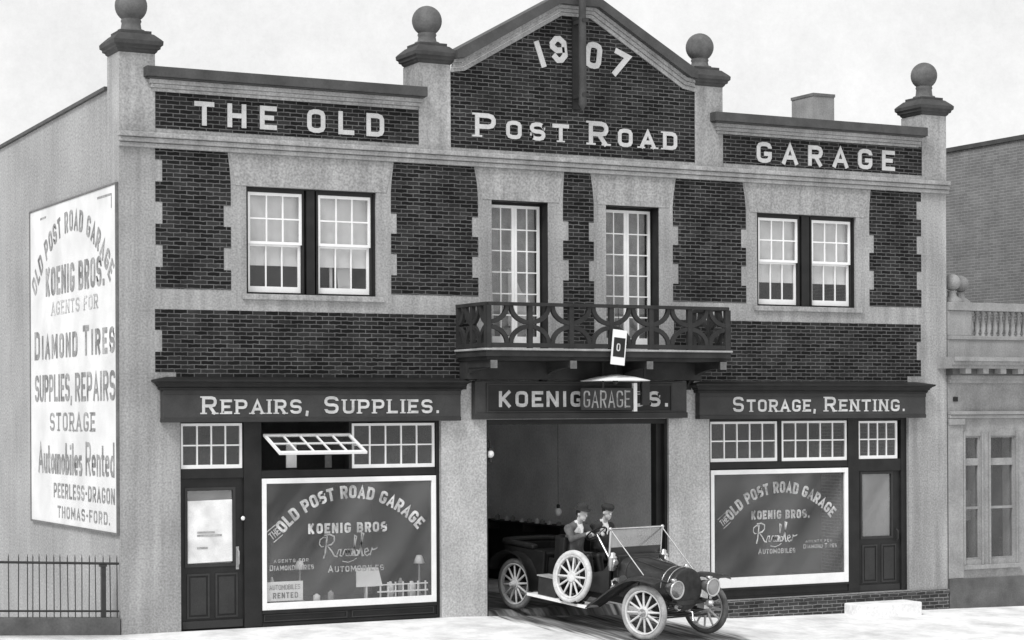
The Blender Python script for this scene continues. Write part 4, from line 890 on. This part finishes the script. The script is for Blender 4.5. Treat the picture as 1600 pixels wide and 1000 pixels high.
# fenders and running boards
def fender(s, pts, w0, w1, name='fender', m=None):
    b = MB(); rings = []
    for i, (x, z) in enumerate(pts):
        a = pts[max(i-1, 0)]; c = pts[min(i+1, len(pts)-1)]; t_ = Vector((c[0]-a[0], 0, c[1]-a[1])).normalized(); nv = Vector((-t_.z, 0, t_.x)); ring = []
        for f, dz in ((0, -.03), (.15, .008), (.5, .03), (.85, .008), (1, -.03), (1, -.045), (.85, -.010), (.5, .012), (.15, -.010), (0, -.045)):
            ring.append(Vector((x, s*(w0+(w1-w0)*f), z))+nv*dz)
        rings.append(ring)
    b.loft(rings); return cbuild(b, name, m or FEND)
for s in (-1, 1):
    fender(s, [(1.98, .375), (2.12, .46), (2.30, .585), (2.52, .74), (2.72, .865), (2.90, .955), (3.05, 1.0), (3.25, 1.02), (3.45, 1.015), (3.60, 1.005)], .57, .90)
    fender(s, [(.52, .40), (.50, .56), (.42, .74), (.28, .90), (.10, .985), (-.12, 1.0), (-.32, .93), (-.48, .80), (-.56, .66)], .60, .90, m=REAR_SHADED)
    b = MB(); b.box(.50, 2.0, s*.56 if s > 0 else -.88, s*.88 if s > 0 else -.56, .345, .375); rbd = cbuild(b, 'running_board', STONE, None, .006)
    b = MB(); y = s*.885; b.box(.50, 2.02, y-.006, y+.006, .335, .385); b.box(.50, 2.0, min(s*.56, s*.88), max(s*.56, s*.88), .3755, .381); cbuild(b, 'edge_trim', WHITE if s < 0 else BRASS, rbd)
    b = MB(); b.box(.72, 1.18, min(s*.60, s*.84), max(s*.60, s*.84), .382, .70); cbuild(b, 'battery_box', BODY, rbd, .015)
    b = MB(); b.box(.70, 1.20, min(s*.58, s*.86), max(s*.58, s*.86), .701, .725); cbuild(b, 'box_lid', STONE if s < 0 else BODY, rbd, .005)
    b = MB(); b.tube([(2.72, s*.42, .72), (2.95, s*.60, .93), (3.1, s*.72, .985)], .012, 6); cbuild(b, 'fender_iron', BODY)
b = MB(); b.box(1.40, 1.80, -.94, -.78, .382, .46); b.tube([(1.35, -.80, .40), (1.60, -.82, .47), (1.85, -.80, .40)], .03, 8); cbuild(b, 'spare_wheel_clip', LEATH, None, .01)
# windscreen with stays
b = MB(); X = 2.20
b.tube([(X, -.60, 1.24), (X, -.60, 1.69)], .020, 8); b.tube([(X, .60, 1.24), (X, .60, 1.69)], .016, 8); b.tube([(X, -.615, 1.69), (X, .615, 1.69)], .017, 8)
for s in (-1, 1): b.ball((X, s*.61, 1.69), .035, 12)
ws = cbuild(b, 'windscreen', BRASS)
b = MB(); b.box(X-.006, X+.006, -.585, .585, 1.255, 1.36); b.box(X-.012, X+.012, -.585, .585, 1.361, 1.375); cbuild(b, 'windscreen_board', BODY, ws)
b = MB(); b.box(X-.003, X+.003, -.58, .58, 1.376, 1.67); cbuild(b, 'windscreen_glass', glass('car_glass', .28, .8, .12, .8), ws)
b = MB()
for s in (-1, 1): b.tube([(X, s*.60, 1.68), (3.04, s*.60, 1.03)], .0105, 8)
cbuild(b, 'windscreen_stay', STAY, ws)
# lamps
def lamp(x, y, z, r, name, s=1):
    b = MB(); b.lathe([(.03*s, x-.22*s), (.08*s, x-.20*s), (.10*s, x-.13*s), (r*.8, x-.08*s), (r*.96, x-.01*s), (r*1.05, x), (r*1.05, x+.02*s), (r*.97, x+.025*s), (r*.86, x+.012*s), (r*.5, x-.03*s), (.02, x-.05*s)], (0, y, z), 'x', 28)
    b.lathe([(.035, z+r*.8), (.05, z+r*.9), (.055, z+r*1.12), (.02, z+r*1.18)], (x-.09, y, 0), 'z', 14)
    o = cbuild(b, name, BRASS)
    b = MB(); b.lathe([(r*.86, x+.012), (r*.6, x+.026), (.01, x+.032)], (0, y, z), 'x', 24); cbuild(b, 'lens', glass('lamp_glass', .3, .5, .1, .2), o)
    b = MB(); b.tube([(x-.08, y, z-r), (x-.08, y, z-r-.12), (3.42, y*.93, .66)], .014, 8); cbuild(b, 'lamp_bracket', BODY, o)
lamp(3.64, -.42, .865, .150, 'headlight'); lamp(3.64, .42, .865, .150, 'headlight')
for s in (-1, 1):
    y = s*.60; b = MB()
    b.lathe([(.04, 1.00), (.06, 1.01), (.06, 1.07), (.075, 1.08), (.075, 1.21), (.085, 1.22), (.06, 1.25), (.045, 1.26), (.05, 1.29), (.02, 1.31)], (2.28, y, 0), 'z', 18); b.lathe([(.05, 2.345), (.062, 2.365), (.04, 2.375)], (0, y, 1.145), 'x', 16); b.tube([(2.28, y, 1.06), (2.27, y*.8, 1.05)], .015, 6)
    sl_ = cbuild(b, 'side_lamp', BRASS)
b = MB(); b.lathe([(.095, 2.60), (.088, 2.585), (.05, 2.54), (.03, 2.47), (.022, 2.40)], (0, -.64, .88), 'x', 22); b.tube([(2.42, -.64, .88), (2.34, -.64, .84), (2.36, -.64, .76), (2.42, -.64, .78)], .02, 8); b.ball((2.38, -.64, .72), .05, 14, (1.3, 1, 1)); cbuild(b, 'horn', BRASS)
# steering, levers
b = MB(); b.tube([(1.93, -.30, 1.10), (1.56, -.30, 1.50)], .018, 8); col_ = cbuild(b, 'steering_column', BRASS)
ax = Vector((-.37, 0, .40)).normalized(); e1 = Vector((0, 1, 0)); e2 = ax.cross(e1); c0 = Vector((1.545, -.30, 1.515))
b = MB(); b.tube([c0+.19*(math.cos(2*math.pi*k/28)*e1+math.sin(2*math.pi*k/28)*e2) for k in range(28)], .014, 8, True)
for k in range(4): a = math.pi/2*k+.4; b.tube([c0-ax*.03, c0+.19*(math.cos(a)*e1+math.sin(a)*e2)], .009, 6)
cbuild(b, 'steering_wheel', LEATH, col_)
b = MB(); b.tube([(1.50, -.60, .62), (1.34, -.60, 1.16), (1.33, -.60, 1.22)], [.013, .012, .018], 8); b.tube([(1.56, -.62, .62), (1.46, -.62, 1.10), (1.45, -.62, 1.16)], [.013, .012, .018], 8); cbuild(b, 'brake_lever', BRASS)

# ------------------------------------------------------------------ the two men on the front seat
SKIN = mat('skin', .5, .12, 12, .6, .05, 60, .06); HAIR = mat('hair', .03, .3, 30, .7); COAT = mat('dark_coat', .045, .3, 8, .95, .3, 40); COATG = mat('grey_coat', .11, .3, 8, .95, .3, 40)
SHIRT = mat('white_shirt', .75, .06, 8, .8); HAT = mat('felt_hat', .035, .3, 10, .9)
def limb(b, pts, rad, n=14):
    b.tube(pts, rad, n)
    for p, r in zip(pts, rad): b.ball(p, r, 12)
def fuse(o, vox, it=6):
    m = o.modifiers.new('remesh', 'REMESH'); m.mode = 'VOXEL'; m.voxel_size = vox; m.use_smooth_shade = True
    k = o.modifiers.new('smooth', 'SMOOTH'); k.factor = .5; k.iterations = it
def person(seat, hands, label, coatm, yaw, hatkind):
    V = Vector; b = MB(); H = V((.13, 0, .815)); hd = Matrix.Rotation(yaw, 3, 'Z') @ Matrix.Rotation(R(6), 3, 'Y')
    def hp(x, y, z): return H+hd @ V((x, y, z))
    limb(b, [V((0, 0, .06)), V((-.02, 0, .28)), V((.0, 0, .52))], [.14, .13, .13]); limb(b, [V((.03, 0, .60)), V((.065, 0, .68)), hp(-.02, 0, -.06)], [.062, .055, .058])
    b.ball(hp(-.012, 0, .028), .094, 20, (1.05, .86, 1.12), hd); b.ball(hp(.022, 0, -.05), .066, 16, (1.0, .88, 1.05), hd)              # skull, jaw
    limb(b, [hp(.088, 0, .022), hp(.108, 0, -.012)], [.011, .016], 10); limb(b, [hp(.070, -.018, -.060), hp(.078, 0, -.059), hp(.070, .018, -.060)], [.009, .011, .009], 8)
    limb(b, [hp(.078, -.036, .034), hp(.088, 0, .036), hp(.078, .036, .034)], [.010, .012, .010], 8); b.ball(hp(.058, 0, -.098), .024, 10)
    for s in (-1, 1): b.ball(hp(-.008, s*.082, -.002), .026, 10, (.8, .4, 1.2), hd)
    arms = []
    for s, hnd in zip((-1, 1), hands):
        sh, el, wr = V((.01, s*.195, .555)), V((.20, s*.27, .26)), V(hnd)
        el = (sh+wr)/2+V((-.04, s*.07, -.13)); arms.append((sh, el, wr)); limb(b, [sh, el, wr], [.055, .045, .028])
        d = (wr-el).normalized(); side = V((0, 0, 1)).cross(d).normalized(); dn = d.cross(side)
        if dn.z > 0: dn = -dn
        palm = wr+d*.045; limb(b, [wr, palm, wr+d*.085], [.027, .036, .034], 12)
        for k, (o_, ln) in enumerate(((-.03, .062), (-.010, .074), (.010, .070), (.029, .054))):
            r0 = wr+d*.088+side*o_; r1 = r0+d*ln*.45+dn*.012; r2 = r1+d*ln*.25+dn*ln*.45; r3 = r2-d*ln*.15+dn*ln*.35; limb(b, [r0, r1, r2, r3], [.0100, .0095, .0088, .0078], 8)
        tb = wr+d*.03-side*s*.03; limb(b, [tb, tb+d*.035-side*s*.022+dn*.01, tb+d*.062-side*s*.014+dn*.03], [.013, .011, .009], 8)
    for s in (-1, 1): limb(b, [V((.04, s*.09, .05)), V((.46, s*.12, .12)), V((.60, s*.12, -.24)), V((.72, s*.12, -.27))], [.08, .062, .04, .035])
    body = b.build('person', SKIN); fuse(body, .0075, 4); body.matrix_world = CARM @ Matrix.Translation(seat); tag(body, label, 'person')
    b = MB(); limb(b, [V((-.01, 0, .02)), V((-.03, 0, .22)), V((-.02, 0, .40)), V((.0, 0, .52))], [.175, .165, .172, .125]); limb(b, [V((-.01, -.17, .55)), V((.0, 0, .60)), V((-.01, .17, .55))], [.078, .098, .078])
    for sh, el, wr in arms: limb(b, [sh, el, wr-(wr-el).normalized()*.02], [.080, .066, .046])
    for s in (-1, 1): limb(b, [V((.02, s*.09, .03)), V((.30, s*.12, .08))], [.12, .10])
    o = b.build('coat', coatm, body, 0, True); fuse(o, .012, 5)
    b = MB()
    for s in (-1, 1): limb(b, [V((.25, s*.12, .08)), V((.47, s*.12, .12)), V((.59, s*.12, -.24))], [.095, .078, .06])
    o = b.build('trousers', LEATH, body, 0, True); fuse(o, .012, 4)
    for s in (-1, 1):
        b = MB(); limb(b, [V((.59, s*.12, -.22)), V((.61, s*.12, -.275)), V((.73, s*.12, -.29))], [.056, .055, .045]); o = b.build('boot', LEATH, body, 0, True); fuse(o, .01, 3)
    b = MB(); P_ = [(.075, -.058, .665), (.135, -.045, .575), (.162, 0, .44), (.135, .045, .575), (.075, .058, .665), (.105, 0, .655)]
    b.add(P_+[(x-.05, y, z) for x, y, z in P_], [(0, 1, 2, 5), (5, 2, 3, 4), (7, 6, 11, 8), (8, 11, 10, 9)]+[(k, (k+1) % 6, 6+(k+1) % 6, 6+k) for k in range(6)])
    b.loft([[(.035+.005*k+r*math.cos(a), r*math.sin(a), .655+.045*k+.012*math.cos(a)) for a in [2*math.pi*i/18 for i in range(18)]] for k, r in ((0, .071), (1, .066))]); o = b.build('shirt_front', SHIRT, body, 0, True)
    b = MB(); limb(b, [hp(-.03, 0, .04), hp(-.06, 0, .0)], [.094, .072]); o = b.build('hair', HAIR, body, 0, True)
    b = MB(); c = hp(-.012, 0, .075)
    prof = [(.145, -.003), (.150, .006), (.145, .012), (.104, .010), (.102, .05), (.096, .085), (.075, .112), (.03, .124), (.003, .125)] if hatkind else [(.112, -.004), (.122, .03), (.118, .055), (.085, .078), (.003, .086)]
    b.lathe(prof, c, 'z', 28, True, hd @ Matrix.Diagonal((1.08, .92, 1)))
    if not hatkind: b.prism([], 0, 0) if False else limb(b, [hp(.09, -.05, .07), hp(.135, 0, .062), hp(.09, .05, .07)], [.010, .012, .010], 8)
    b.build('hat', HAT, body, 0, True)
SEAT = Vector((1.03, 0, .99))
hands = [(.395, -.13, .50), (.415, .17, .50)]
person(SEAT+Vector((0, -.30, 0)), hands, 'person in a grey coat and round hat holding the steering wheel of the car', COATG, R(4), True)
person(SEAT+Vector((0, .30, .0)), [(.34, -.10, .17), (.36, .10, .19)], 'person in a dark coat and dark hat sitting beside the driver of the car', COAT, R(-12), False)
